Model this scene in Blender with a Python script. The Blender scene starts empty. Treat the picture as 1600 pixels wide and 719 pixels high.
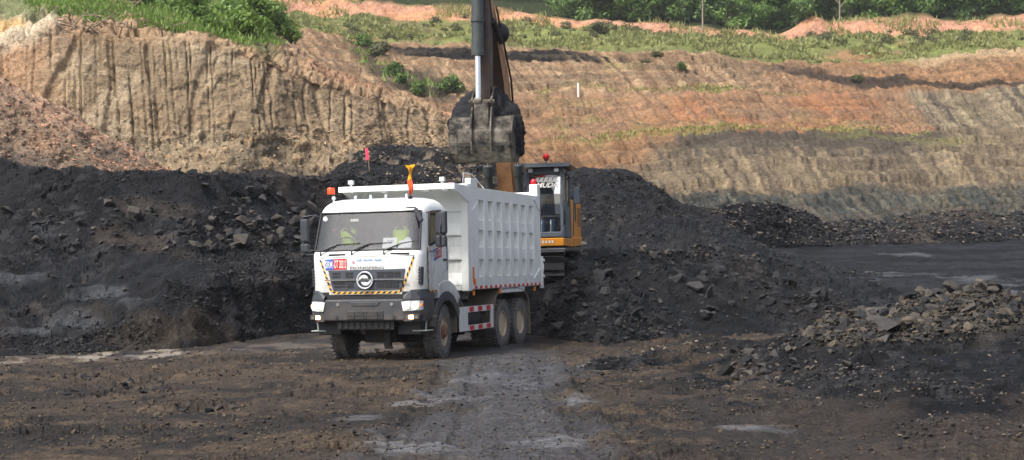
import bpy, bmesh, math, random
import numpy as np
from mathutils import Vector, Matrix

# ------------------------------------------------------------------ camera, world, sun, exposure
SC = bpy.context.scene
COL = SC.collection
R = math.radians
F_PX, PITCH, ROLL, CAM_H = 2216.0, 0.0258, 0.0186, 1.833

cam_data = bpy.data.cameras.new('camera')
cam = bpy.data.objects.new('camera', cam_data)
COL.objects.link(cam)
cam_data.sensor_width = 36.0
cam_data.lens = 36.0 * F_PX / 1600.0
cam_data.clip_end = 3000
cam.matrix_world = (Matrix.Translation((0, 0, CAM_H)) @ Matrix.Rotation(math.pi / 2 + PITCH, 4, 'X')
                    @ Matrix.Rotation(-ROLL, 4, 'Z'))
SC.camera = cam

SUN_EL = R(56)
SUN_AZ = math.atan2(-0.72, -0.69)          # direction to the sun: behind the camera, to the left
world = bpy.data.worlds.new('World')
SC.world = world
world.use_nodes = True
wn = world.node_tree
sky = wn.nodes.new('ShaderNodeTexSky')
sky.sky_type = 'NISHITA'
sky.sun_disc = False
sky.sun_elevation = SUN_EL
sky.sun_rotation = SUN_AZ
sky.air_density = 0.7
sky.dust_density = 6.0
sky.ozone_density = 1.0
hs = wn.nodes.new('ShaderNodeHueSaturation'); hs.inputs['Saturation'].default_value = .68      # hazy, milky sky
wn.links.new(sky.outputs[0], hs.inputs['Color']); wn.links.new(hs.outputs[0], wn.nodes['Background'].inputs[0])
wn.nodes['Background'].inputs[1].default_value = 0.15
sun_data = bpy.data.lights.new('sun', 'SUN')
sun_data.energy = 2.0
sun_data.angle = R(9.0)
sun_data.color = (1.0, 0.95, 0.88)
sun = bpy.data.objects.new('sun', sun_data)
COL.objects.link(sun)
sd = Vector((math.sin(SUN_AZ) * math.cos(SUN_EL), math.cos(SUN_AZ) * math.cos(SUN_EL), math.sin(SUN_EL)))
sun.rotation_euler = (-sd).to_track_quat('-Z', 'Y').to_euler()
sun.location = sd * 60
SC.view_settings.view_transform = 'Standard'
SC.view_settings.look = 'None'
SC.view_settings.gamma = 1.0
SC.view_settings.exposure = 0.80

rng = np.random.default_rng(7)
random.seed(7)

# ------------------------------------------------------------------ pixel <-> world (a pixel gives a direction, d the depth along +Y)
def P(px, py, d):
    U = np.asarray(px, float) - 800; V = np.asarray(py, float) - 359.5
    cr, sr = math.cos(ROLL), math.sin(ROLL)
    u = cr * U - sr * V; v = sr * U + cr * V
    x = u / F_PX; zd = -v / F_PX
    c, s = math.cos(PITCH), math.sin(PITCH)
    y = c - s * zd; z = s + c * zd
    t = np.asarray(d, float) / y
    return np.stack(np.broadcast_arrays(x * t, y * t, CAM_H + z * t), -1)

def proj(p):
    p = np.asarray(p, float)
    x, y, z = p[..., 0], p[..., 1], p[..., 2] - CAM_H
    c, s = math.cos(PITCH), math.sin(PITCH)
    yd = c * y + s * z; zd = -s * y + c * z
    u = F_PX * x / yd; v = -F_PX * zd / yd
    cr, sr = math.cos(ROLL), math.sin(ROLL)
    return np.stack([800 + cr * u + sr * v, 359.5 - sr * u + cr * v], -1)

def ground_d(px, py):           # depth where the pixel's ray meets z = 0
    r = P(px, py, 1.0)
    return CAM_H / (CAM_H - r[..., 2])

# ------------------------------------------------------------------ noise in numpy
def _hash(ix, iy, iz, k=0):
    h = (ix.astype(np.int64) * 374761393 + iy.astype(np.int64) * 668265263 + iz.astype(np.int64) * 2147483647 + k * 974711) & 0xffffffff
    h = ((h ^ (h >> 13)) * 1274126177) & 0xffffffff
    h = ((h ^ (h >> 15)) * 2246822519) & 0xffffffff
    return (h ^ (h >> 16)).astype(np.float64) / 4294967296.0

def vnoise(p):
    i = np.floor(p); f = p - i
    f = f * f * f * (f * (f * 6 - 15) + 10)
    ix, iy, iz = (i[..., k].astype(np.int64) for k in range(3))
    fx, fy, fz = f[..., 0], f[..., 1], f[..., 2]
    r = 0
    for dx in (0, 1):
        for dy in (0, 1):
            w = (fx if dx else 1 - fx) * (fy if dy else 1 - fy)
            a = _hash(ix + dx, iy + dy, iz); b = _hash(ix + dx, iy + dy, iz + 1)
            r = r + w * (a + (b - a) * fz)
    return r * 2 - 1

def fbm(p, scale, octv=4, gain=0.5, off=0.0):
    a = 1.0; s = 0.0; q = np.asarray(p) / scale + off
    for _ in range(octv):
        s = s + a * vnoise(q); q = q * 2.03 + 17.3; a *= gain
    return s

def chunks(p, scale, seed=0):
    """nearest-cell blocks: returns (height in -1..1, edge distance, cell random)"""
    q = np.asarray(p) / scale
    i = np.floor(q).astype(np.int64)
    n = q.shape[0]
    best = np.full(n, 9.0); sec = np.full(n, 9.0); hh = np.zeros(n); rr = np.zeros(n)
    for dx in (-1, 0, 1):
        for dy in (-1, 0, 1):
            for dz in (-1, 0, 1):
                cx, cy, cz = i[:, 0] + dx, i[:, 1] + dy, i[:, 2] + dz
                jx = cx + _hash(cx, cy, cz, seed + 1); jy = cy + _hash(cx, cy, cz, seed + 2); jz = cz + _hash(cx, cy, cz, seed + 3)
                ex, ey, ez = q[:, 0] - jx, q[:, 1] - jy, q[:, 2] - jz
                d = ex * ex + ey * ey + ez * ez
                h0 = _hash(cx, cy, cz, seed + 4)
                tilt = (_hash(cx, cy, cz, seed + 5) - .5) * ex + (_hash(cx, cy, cz, seed + 6) - .5) * ey + (_hash(cx, cy, cz, seed + 7) - .5) * ez
                m = d < best
                sec = np.where(m, best, np.minimum(sec, d))
                best = np.where(m, d, best)
                hh = np.where(m, h0 * 2 - 1 + 1.6 * tilt, hh)
                rr = np.where(m, h0, rr)
    return hh, np.sqrt(sec) - np.sqrt(best), rr

def lin(c):                      # sRGB 0..255 -> linear
    c = np.asarray(c, float) / 255.0
    return np.where(c <= 0.04045, c / 12.92, ((c + 0.055) / 1.055) ** 2.4)

def sstep(a, b, x):
    t = np.clip((x - a) / (b - a), 0, 1); return t * t * (3 - 2 * t)

# ------------------------------------------------------------------ objects
def tag(o, label=None, cat=None, group=None, kind=None):
    if label: o['label'] = label
    if cat: o['category'] = cat
    if group: o['group'] = group
    if kind: o['kind'] = kind
    return o

def empty(name, loc=(0, 0, 0), rz=0.0):
    o = bpy.data.objects.new(name, None); COL.objects.link(o)
    o.empty_display_size = 0.3
    o.location = loc; o.rotation_euler = (0, 0, rz)
    return o

def link(name, me, mats, parent=None):
    o = bpy.data.objects.new(name, me); COL.objects.link(o)
    if not isinstance(mats, (list, tuple)): mats = [mats]
    if len(me.materials) == 0:
        for m in mats: me.materials.append(m)
    o.parent = parent
    return o

def np_mesh(name, verts, faces, smooth=False, col=None, wet=None):
    """verts (n,3), faces (m,k) with k 3 or 4"""
    me = bpy.data.meshes.new(name)
    verts = np.ascontiguousarray(verts, np.float32); faces = np.ascontiguousarray(faces, np.int32)
    m, k = faces.shape
    me.vertices.add(len(verts)); me.vertices.foreach_set('co', verts.ravel())
    me.loops.add(m * k); me.loops.foreach_set('vertex_index', faces.ravel())
    me.polygons.add(m)
    me.polygons.foreach_set('loop_start', np.arange(0, m * k, k, dtype=np.int32))
    try: me.polygons.foreach_set('loop_total', np.full(m, k, np.int32))
    except Exception: pass
    me.update(calc_edges=True)
    me.polygons.foreach_set('use_smooth', np.full(m, smooth, bool))
    if col is not None:
        a = me.attributes.new('Col', 'FLOAT_COLOR', 'POINT')
        c = np.ones((len(verts), 4), np.float32); c[:, :3] = col
        a.data.foreach_set('color', c.ravel())
    if wet is not None:
        a = me.attributes.new('wet', 'FLOAT', 'POINT')
        a.data.foreach_set('value', np.ascontiguousarray(wet, np.float32))
    return me

class MB:
    """collects shapes; build() links them as one mesh object"""
    def __init__(s): s.v = []; s.f = []; s.m = []; s.mi = 0
    def add(s, vs, fs):
        b = len(s.v); s.v += [tuple(map(float, v)) for v in vs]
        for f in fs: s.f.append([b + i for i in f]); s.m.append(s.mi)
        return s
    def box(s, x0, x1, y0, y1, z0, z1, M=None):
        vs = [(x, y, z) for z in (z0, z1) for y in (y0, y1) for x in (x0, x1)]
        if M is not None: vs = [tuple(M @ Vector(v)) for v in vs]
        return s.add(vs, [(0, 2, 3, 1), (4, 5, 7, 6), (0, 1, 5, 4), (2, 6, 7, 3), (0, 4, 6, 2), (1, 3, 7, 5)])
    def bar(s, a, b, w, h=None, up=(0, 0, 1)):
        h = h or w; a = Vector(a); b = Vector(b); d = (b - a).normalized(); up = Vector(up)
        if abs(d.dot(up)) > .98: up = Vector((0, 1, 0))
        x = d.cross(up).normalized(); z = x.cross(d)
        vs = [q + x * (sx * w / 2) + z * (sz * h / 2) for q in (a, b) for sx, sz in ((-1, -1), (1, -1), (1, 1), (-1, 1))]
        return s.add(vs, [(3, 2, 1, 0), (4, 5, 6, 7), (0, 1, 5, 4), (1, 2, 6, 5), (2, 3, 7, 6), (3, 0, 4, 7)])
    def tube(s, path, r, n=8, cap=True):
        path = [Vector(p) for p in path]
        rs = r if isinstance(r, (list, tuple)) else [r] * len(path)
        vs = []; fs = []; px = None
        for i, p in enumerate(path):
            d = (path[min(i + 1, len(path) - 1)] - path[max(i - 1, 0)]).normalized()
            if px is None:
                up = Vector((0, 0, 1)) if abs(d.z) < .9 else Vector((0, 1, 0))
                x = d.cross(up).normalized()
            else:
                x = (px - d * px.dot(d)).normalized()
            px = x; z = x.cross(d)
            for k in range(n):
                a = 2 * math.pi * k / n
                vs.append(p + (x * math.cos(a) + z * math.sin(a)) * rs[i])
        for i in range(len(path) - 1):
            for k in range(n):
                k2 = (k + 1) % n
                fs.append((i * n + k, i * n + k2, (i + 1) * n + k2, (i + 1) * n + k))
        if cap:
            fs.append(tuple(range(n))[::-1]); fs.append(tuple((len(path) - 1) * n + k for k in range(n)))
        return s.add(vs, fs)
    def cyl(s, a, b, r, n=20): return s.tube([a, b], r, n)
    def prism(s, poly, axis, a, b):
        """poly in the two other axes (cyclic order), extruded from a to b along axis"""
        def mk(p, t):
            if axis == 0: return (t, p[0], p[1])
            if axis == 1: return (p[0], t, p[1])
            return (p[0], p[1], t)
        n = len(poly); vs = [mk(p, a) for p in poly] + [mk(p, b) for p in poly]
        fs = [tuple(range(n))[::-1], tuple(range(n, 2 * n))]
        for i in range(n): fs.append((i, (i + 1) % n, n + (i + 1) % n, n + i))
        return s.add(vs, fs)
    def lathe(s, prof, c, axis=0, n=32, cap=True):
        """prof: list of (t along axis, radius)"""
        vs = []; fs = []
        for t, r in prof:
            for k in range(n):
                a = 2 * math.pi * k / n; u, w = r * math.cos(a), r * math.sin(a)
                v = [(t, u, w), (u, t, w), (u, w, t)][axis]
                vs.append((c[0] + v[0], c[1] + v[1], c[2] + v[2]))
        for i in range(len(prof) - 1):
            for k in range(n):
                k2 = (k + 1) % n; fs.append((i * n + k, i * n + k2, (i + 1) * n + k2, (i + 1) * n + k))
        if cap: fs.append(tuple(range(n))); fs.append(tuple((len(prof) - 1) * n + k for k in range(n))[::-1])
        return s.add(vs, fs)
    def ball(s, c, r, n=12, sz=1.0):
        return s.lathe([(r * sz * math.sin(t), max(r * math.cos(t), 1e-4)) for t in np.linspace(-math.pi / 2, math.pi / 2, n // 2 + 2)], c, 2, n)
    def mesh(s, name, bevel=0.0, smooth=False, seg=2):
        me = bpy.data.meshes.new(name)
        me.from_pydata(s.v, [], s.f)
        me.polygons.foreach_set('material_index', s.m)
        bm = bmesh.new(); bm.from_mesh(me)
        bmesh.ops.delete(bm, geom=[v for v in bm.verts if not v.link_faces], context='VERTS')
        bmesh.ops.recalc_face_normals(bm, faces=bm.faces)
        if bevel > 0:
            es = [e for e in bm.edges if len(e.link_faces) == 2 and e.calc_face_angle(0) > .5]
            bmesh.ops.bevel(bm, geom=es, offset=bevel, segments=seg, affect='EDGES', profile=.5, clamp_overlap=True)
        if smooth:
            for f in bm.faces: f.smooth = True
            for e in bm.edges:
                if len(e.link_faces) == 2 and e.calc_face_angle(0) > R(38): e.smooth = False
        bm.to_mesh(me); bm.free()
        return me
    def build(s, name, mat, parent=None, bevel=0.0, smooth=False, seg=2):
        return link(name, s.mesh(name, bevel, smooth, seg), mat, parent)

def copy_tree(o, parent=None):
    c = o.copy(); COL.objects.link(c); c.parent = parent
    for ch in o.children: copy_tree(ch, c)
    return c

# ------------------------------------------------------------------ materials
def nodes_of(m):
    m.use_nodes = True
    nt = m.node_tree
    return nt, nt.nodes['Principled BSDF']

def N(nt, t, **kw):
    n = nt.nodes.new(t)
    for k, v in kw.items():
        if k in ('operation', 'blend_type', 'data_type', 'attribute_name', 'feature', 'noise_dimensions', 'distance'): setattr(n, k, v)
        else: n.inputs[k].default_value = v
    return n

def mat(name, col, rough=.5, metal=0.0, spec=.5, var=.0, vscale=6.0, dirt=None, dirt_z=None, bump=0.0, bscale=40.0, coat=0.0, emit=None, estr=0.0, dirt_amt=.5, dscale=(1, 1, 1), drange=(.48, .78)):
    """principled paint with optional value variation, dirt patches (own shape) and fine relief"""
    m = bpy.data.materials.new(name); nt, b = nodes_of(m)
    col = tuple(float(x) for x in col)
    b.inputs['Base Color'].default_value = (*col, 1)
    b.inputs['Roughness'].default_value = rough; b.inputs['Metallic'].default_value = metal
    b.inputs['Specular IOR Level'].default_value = spec
    b.inputs['Coat Weight'].default_value = coat
    L = nt.links.new
    tc = N(nt, 'ShaderNodeTexCoord')
    out = None
    if var > 0:
        no = N(nt, 'ShaderNodeTexNoise', Scale=vscale, Detail=6.0, Roughness=.65)
        L(tc.outputs['Object'], no.inputs['Vector'])
        mr = N(nt, 'ShaderNodeMapRange'); mr.inputs[1].default_value = .3; mr.inputs[2].default_value = .7
        mr.inputs[3].default_value = 1 - var; mr.inputs[4].default_value = 1 + var
        L(no.outputs[0], mr.inputs[0])
        mx = N(nt, 'ShaderNodeVectorMath', operation='SCALE'); mx.inputs[0].default_value = col
        L(mr.outputs[0], mx.inputs['Scale']); out = mx.outputs[0]
    if dirt is not None:
        no = N(nt, 'ShaderNodeTexNoise', Scale=3.0, Detail=8.0, Roughness=.7)
        vm = N(nt, 'ShaderNodeVectorMath', operation='MULTIPLY'); vm.inputs[1].default_value = dscale; L(tc.outputs['Object'], vm.inputs[0])
        L(vm.outputs[0], no.inputs['Vector'])
        fac = no.outputs[0]
        if dirt_z is not None:
            sx = N(nt, 'ShaderNodeSeparateXYZ'); L(tc.outputs['Object'], sx.inputs[0])
            mz = N(nt, 'ShaderNodeMapRange'); mz.inputs[1].default_value = dirt_z[0]; mz.inputs[2].default_value = dirt_z[1]
            mz.inputs[3].default_value = .32; mz.inputs[4].default_value = -.12
            L(sx.outputs[2], mz.inputs[0])
            ad = N(nt, 'ShaderNodeMath', operation='ADD'); L(fac, ad.inputs[0]); L(mz.outputs[0], ad.inputs[1]); fac = ad.outputs[0]
        mr = N(nt, 'ShaderNodeMapRange'); mr.inputs[1].default_value = drange[0]; mr.inputs[2].default_value = drange[1]
        mr.inputs[3].default_value = 0; mr.inputs[4].default_value = dirt_amt
        L(fac, mr.inputs[0])
        mx = N(nt, 'ShaderNodeMixRGB'); mx.inputs[2].default_value = (*[float(x) for x in dirt], 1)
        if out is None: mx.inputs[1].default_value = (*col, 1)
        else: L(out, mx.inputs[1])
        L(mr.outputs[0], mx.inputs[0]); out = mx.outputs[0]
        rr = N(nt, 'ShaderNodeMapRange'); rr.inputs[3].default_value = rough; rr.inputs[4].default_value = min(1, rough + .5)
        L(mr.outputs[0], rr.inputs[0]); L(rr.outputs[0], b.inputs['Roughness'])
    if out is not None: L(out, b.inputs['Base Color'])
    if bump > 0:
        no = N(nt, 'ShaderNodeTexNoise', Scale=bscale, Detail=4.0); L(tc.outputs['Object'], no.inputs['Vector'])
        bu = N(nt, 'ShaderNodeBump', Strength=bump, Distance=.02); L(no.outputs[0], bu.inputs['Height']); L(bu.outputs[0], b.inputs['Normal'])
    if emit is not None:
        b.inputs['Emission Color'].default_value = (*emit, 1); b.inputs['Emission Strength'].default_value = estr
    return m

def terrain_mat(name, scale=1.0, bump=.6, bdist=.05, var=.35, rough=.9, spec=.25, coal=False, wet_rough=.12, fine=9.0, hue=None, fleck=.3):
    """base colour from the soil-colour attribute, broken up by noise; 'wet' lowers the roughness"""
    m = bpy.data.materials.new(name); nt, b = nodes_of(m); L = nt.links.new
    geo = N(nt, 'ShaderNodeNewGeometry')
    at = N(nt, 'ShaderNodeAttribute', attribute_name='Col')
    aw = N(nt, 'ShaderNodeAttribute', attribute_name='wet')
    n1 = N(nt, 'ShaderNodeTexNoise', Scale=fine / scale, Detail=8.0, Roughness=.72); L(geo.outputs['Position'], n1.inputs['Vector'])
    n2 = N(nt, 'ShaderNodeTexNoise', Scale=1.3 / scale, Detail=5.0, Roughness=.6); L(geo.outputs['Position'], n2.inputs['Vector'])
    ad = N(nt, 'ShaderNodeMath', operation='ADD'); L(n1.outputs[0], ad.inputs[0]); L(n2.outputs[0], ad.inputs[1])
    mr = N(nt, 'ShaderNodeMapRange'); mr.inputs[1].default_value = .65; mr.inputs[2].default_value = 1.35
    mr.inputs[3].default_value = 1 - var; mr.inputs[4].default_value = 1 + var; L(ad.outputs[0], mr.inputs[0])
    vf = N(nt, 'ShaderNodeTexVoronoi', Scale=16.0 / scale); L(geo.outputs['Position'], vf.inputs['Vector'])
    sv = N(nt, 'ShaderNodeSeparateColor'); L(vf.outputs['Color'], sv.inputs[0])
    mf = N(nt, 'ShaderNodeMapRange'); mf.inputs[3].default_value = 1 - fleck; mf.inputs[4].default_value = 1 + fleck; L(sv.outputs[0], mf.inputs[0])
    mu = N(nt, 'ShaderNodeMath', operation='MULTIPLY'); L(mr.outputs[0], mu.inputs[0]); L(mf.outputs[0], mu.inputs[1]); mr = mu
    mx = N(nt, 'ShaderNodeVectorMath', operation='SCALE'); L(at.outputs['Color'], mx.inputs[0]); L(mr.outputs[0], mx.inputs['Scale'])
    out = mx.outputs[0]
    if hue is not None:
        n3 = N(nt, 'ShaderNodeTexNoise', Scale=3.1 / scale, Detail=6.0, Roughness=.7); L(geo.outputs['Position'], n3.inputs['Vector'])
        m3 = N(nt, 'ShaderNodeMapRange'); m3.inputs[1].default_value = .52; m3.inputs[2].default_value = .72; m3.inputs[4].default_value = hue[3]
        L(n3.outputs[0], m3.inputs[0])
        mm = N(nt, 'ShaderNodeMixRGB'); mm.inputs[2].default_value = (hue[0], hue[1], hue[2], 1)
        L(m3.outputs[0], mm.inputs[0]); L(out, mm.inputs[1]); out = mm.outputs[0]
    L(out, b.inputs['Base Color'])
    rr = N(nt, 'ShaderNodeMapRange'); rr.inputs[3].default_value = rough; rr.inputs[4].default_value = wet_rough
    L(aw.outputs['Fac'], rr.inputs[0]); L(rr.outputs[0], b.inputs['Roughness'])
    b.inputs['Specular IOR Level'].default_value = spec
    vo = N(nt, 'ShaderNodeTexVoronoi', Scale=5.0 / scale); L(geo.outputs['Position'], vo.inputs['Vector'])
    h = N(nt, 'ShaderNodeMath', operation='MULTIPLY_ADD'); h.inputs[1].default_value = .6; L(vo.outputs['Distance'], h.inputs[0]); L(n1.outputs[0], h.inputs[2])
    bu = N(nt, 'ShaderNodeBump', Distance=bdist)
    bs = N(nt, 'ShaderNodeMapRange'); bs.inputs[3].default_value = bump; bs.inputs[4].default_value = bump * .25
    L(aw.outputs['Fac'], bs.inputs[0]); L(bs.outputs[0], bu.inputs['Strength'])
    L(h.outputs[0], bu.inputs['Height']); L(bu.outputs[0], b.inputs['Normal'])
    return m

def stone_mat(name, cols, rough=.85):
    """stone colour picked per stone from a ramp"""
    m = bpy.data.materials.new(name); nt, b = nodes_of(m); L = nt.links.new
    oi = N(nt, 'ShaderNodeObjectInfo'); cr = N(nt, 'ShaderNodeValToRGB')
    el = cr.color_ramp.elements
    for i, c in enumerate(cols):
        e = el[i] if i < 2 else el.new(.5)
        e.position = i / (len(cols) - 1); e.color = (*[float(x) for x in lin(c)], 1)
    L(oi.outputs['Random'], cr.inputs[0])
    geo = N(nt, 'ShaderNodeNewGeometry')
    n1 = N(nt, 'ShaderNodeTexNoise', Scale=9.0, Detail=8.0, Roughness=.7); L(geo.outputs['Position'], n1.inputs['Vector'])
    mr = N(nt, 'ShaderNodeMapRange'); mr.inputs[1].default_value = .3; mr.inputs[2].default_value = .7; mr.inputs[3].default_value = .6; mr.inputs[4].default_value = 1.4
    L(n1.outputs[0], mr.inputs[0])
    mx = N(nt, 'ShaderNodeVectorMath', operation='SCALE'); L(cr.outputs[0], mx.inputs[0]); L(mr.outputs[0], mx.inputs['Scale'])
    L(mx.outputs[0], b.inputs['Base Color']); b.inputs['Roughness'].default_value = rough
    b.inputs['Specular IOR Level'].default_value = .3
    bu = N(nt, 'ShaderNodeBump', Strength=.6, Distance=.03); L(n1.outputs[0], bu.inputs['Height']); L(bu.outputs[0], b.inputs['Normal'])
    return m

def glass_mat(name, tint=(.75, .8, .8), refl=.16):
    m = bpy.data.materials.new(name); m.use_nodes = True; nt = m.node_tree; L = nt.links.new
    nt.nodes.remove(nt.nodes['Principled BSDF'])
    tr = N(nt, 'ShaderNodeBsdfTransparent'); tr.inputs[0].default_value = (*tint, 1)
    gl = N(nt, 'ShaderNodeBsdfGlossy'); gl.inputs['Roughness'].default_value = .03; gl.inputs[0].default_value = (.9, .93, .95, 1)
    lw = N(nt, 'ShaderNodeFresnel'); lw.inputs[0].default_value = 1.5
    mr = N(nt, 'ShaderNodeMapRange'); mr.inputs[3].default_value = refl; mr.inputs[4].default_value = 1.0; L(lw.outputs[0], mr.inputs[0])
    mx = N(nt, 'ShaderNodeMixShader'); L(mr.outputs[0], mx.inputs[0]); L(tr.outputs[0], mx.inputs[1]); L(gl.outputs[0], mx.inputs[2])
    L(mx.outputs[0], nt.nodes['Material Output'].inputs[0])
    return m

def leaf_mat(name, c0, c1):
    m = bpy.data.materials.new(name); nt, b = nodes_of(m); L = nt.links.new
    oi = N(nt, 'ShaderNodeObjectInfo'); geo = N(nt, 'ShaderNodeNewGeometry')
    n1 = N(nt, 'ShaderNodeTexNoise', Scale=.9, Detail=4.0); L(geo.outputs['Position'], n1.inputs['Vector'])
    ad = N(nt, 'ShaderNodeMath', operation='MULTIPLY_ADD'); ad.inputs[1].default_value = .45; L(oi.outputs['Random'], ad.inputs[0]); L(n1.outputs[0], ad.inputs[2])
    mr = N(nt, 'ShaderNodeMapRange'); mr.inputs[1].default_value = .4; mr.inputs[2].default_value = 1.0; L(ad.outputs[0], mr.inputs[0])
    mx = N(nt, 'ShaderNodeMixRGB'); mx.inputs[1].default_value = (*c0, 1); mx.inputs[2].default_value = (*c1, 1)
    L(mr.outputs[0], mx.inputs[0]); L(mx.outputs[0], b.inputs['Base Color'])
    b.inputs['Roughness'].default_value = .55; b.inputs['Specular IOR Level'].default_value = .3
    tl = N(nt, 'ShaderNodeBsdfTranslucent'); L(mx.outputs[0], tl.inputs[0])
    ms = N(nt, 'ShaderNodeMixShader'); ms.inputs[0].default_value = .3
    L(b.outputs[0], ms.inputs[1]); L(tl.outputs[0], ms.inputs[2]); L(ms.outputs[0], nt.nodes['Material Output'].inputs[0])
    return m

def flat_soil(c): return lin(c)
# ------------------------------------------------------------------ terrain sheets
def pxgrid(a, b, step, fa=-30, fb=1630, coarse=14):
    out = [np.arange(max(a, fa), min(b, fb) + .1, step)]
    if a < fa: out.insert(0, np.arange(a, fa - coarse / 2, coarse))
    if b > fb: out.append(np.arange(fb + coarse, b + .1, coarse))
    return np.concatenate(out)

def smooth_cols(a, n):
    if n < 2: return a
    k = np.ones(n) / n
    return np.convolve(np.pad(a, (n // 2, n - 1 - n // 2), mode='edge'), k, mode='valid')

SHEETS = {}
def sheet(name, px, curves, nsub, shade, material, label, sm=9, jag=0.0, skirt=1.2, smooth=True, sat=.85):
    px = np.asarray(px)
    cp = []
    for ci, c in enumerate(curves):
        c = np.array(c, float)
        cy = smooth_cols(np.interp(px, c[:, 0], c[:, 1]), sm); cd = smooth_cols(np.interp(px, c[:, 0], c[:, 2]), sm)
        if jag:
            q = np.stack([px, np.full_like(px, ci * 91.3), np.zeros_like(px)], -1)
            cy = cy + jag * (fbm(q, 40., 4) * 2.2)
        cp.append(P(px, cy, cd))
    rows = []; T = []
    if skirt:
        q = cp[0].copy(); q[:, 2] -= skirt; q[:, 1] -= .1; rows.append(q); T.append(-.01)
    for j in range(len(cp) - 1):
        n = nsub[j]
        for k in range(n + (1 if j == len(cp) - 2 else 0)):
            t = k / n
            rows.append(cp[j] * (1 - t) + cp[j + 1] * t); T.append(j + t)
    g = np.stack(rows); T = np.array(T)
    nr, nc = g.shape[:2]
    # base normals from the grid
    du = np.gradient(g, axis=1); dv = np.gradient(g, axis=0)
    n = np.cross(du, dv); n /= np.linalg.norm(n, axis=2, keepdims=True) + 1e-9
    tocam = np.array([0, 0, CAM_H + 6]) - g
    flip = np.sign((n * tocam).sum(2, keepdims=True)); flip[flip == 0] = 1
    flip = np.where(n[..., 2:3] < -.2, -1, np.where(n[..., 2:3] > .2, 1, flip)); n = n * flip
    UU = np.broadcast_to(px, (nr, nc)).ravel(); TT = np.broadcast_to(T[:, None], (nr, nc)).ravel()
    p0 = g.reshape(-1, 3); nn = n.reshape(-1, 3)
    pos, col, wet = shade(p0, nn, UU, TT)
    idx = np.arange(nr * nc).reshape(nr, nc)
    f = np.stack([idx[:-1, :-1], idx[:-1, 1:], idx[1:, 1:], idx[1:, :-1]], -1).reshape(-1, 4)
    lum = (col * [.25, .6, .15]).sum(1, keepdims=True); col = lum + (col - lum) * sat
    me = np_mesh(name, pos, f, smooth=smooth, col=col, wet=wet)
    me.flip_normals() if me.polygons[len(me.polygons) // 2].normal.z < 0 else None
    o = link(name, me, material); tag(o, label, name.replace('_', ' ').split()[-1], kind='structure')
    SHEETS[name] = dict(o=o, pos=pos.reshape(nr, nc, 3), px=px, uv=proj(pos).reshape(nr, nc, 2), T=T)
    return o

def at_px(name, px, py):
    """nearest surface point of a sheet that projects to (px, py)"""
    s = SHEETS[name]
    j = int(np.clip(np.searchsorted(s['px'], px), 0, len(s['px']) - 1))
    e = np.abs(s['uv'][:, j, 1] - py) + s['pos'][:, j, 1] * .002
    i = int(np.argmin(e))
    return s['pos'][i, j], float(np.abs(s['uv'][i, j, 1] - py))

def mixc(a, b, t): return a + (b - a) * t[:, None]

COALC = lin((22, 24, 28)); COALD = lin((16, 18, 21)); BROWN = lin((84, 72, 61)); TAN = lin((160, 137, 112)); ORANGE = lin((168, 116, 82))
GREYSH = lin((72, 77, 79)); OLIVE = lin((132, 140, 80)); REDB = lin((212, 156, 132)); DKBR = lin((78, 70, 66))

coal_m = terrain_mat('coal_soil', scale=.45, bump=.9, bdist=.06, var=.45, rough=.7, spec=.12, fleck=.4, hue=(*[float(x) for x in lin((58, 55, 52))], .18))
soil_m = terrain_mat('pit_floor_soil', scale=.5, bump=1.0, bdist=.06, var=.55, fleck=.45, rough=.85, spec=.25, hue=(*[float(x) for x in lin((96, 80, 62))], .35))
rock_m = terrain_mat('cut_rock', scale=1.0, bump=.7, bdist=.12, var=.28, rough=.92, spec=.15)
wall_m = terrain_mat('bench_rock', scale=2.4, bump=.7, bdist=.25, var=.26, rough=.95, spec=.1)

# --- wide plain under and around the pit
mb = MB(); mb.add([(-420, -120, -.5), (420, -120, -.5), (420, 420, -.5), (-420, 420, -.5)], [(0, 1, 2, 3)])
tag(mb.build('ground', mat('plain_soil', lin((84, 74, 64)), .95, var=.3, vscale=.05)), 'bare brown ground stretching out around the mining pit', 'ground', kind='structure')

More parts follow.
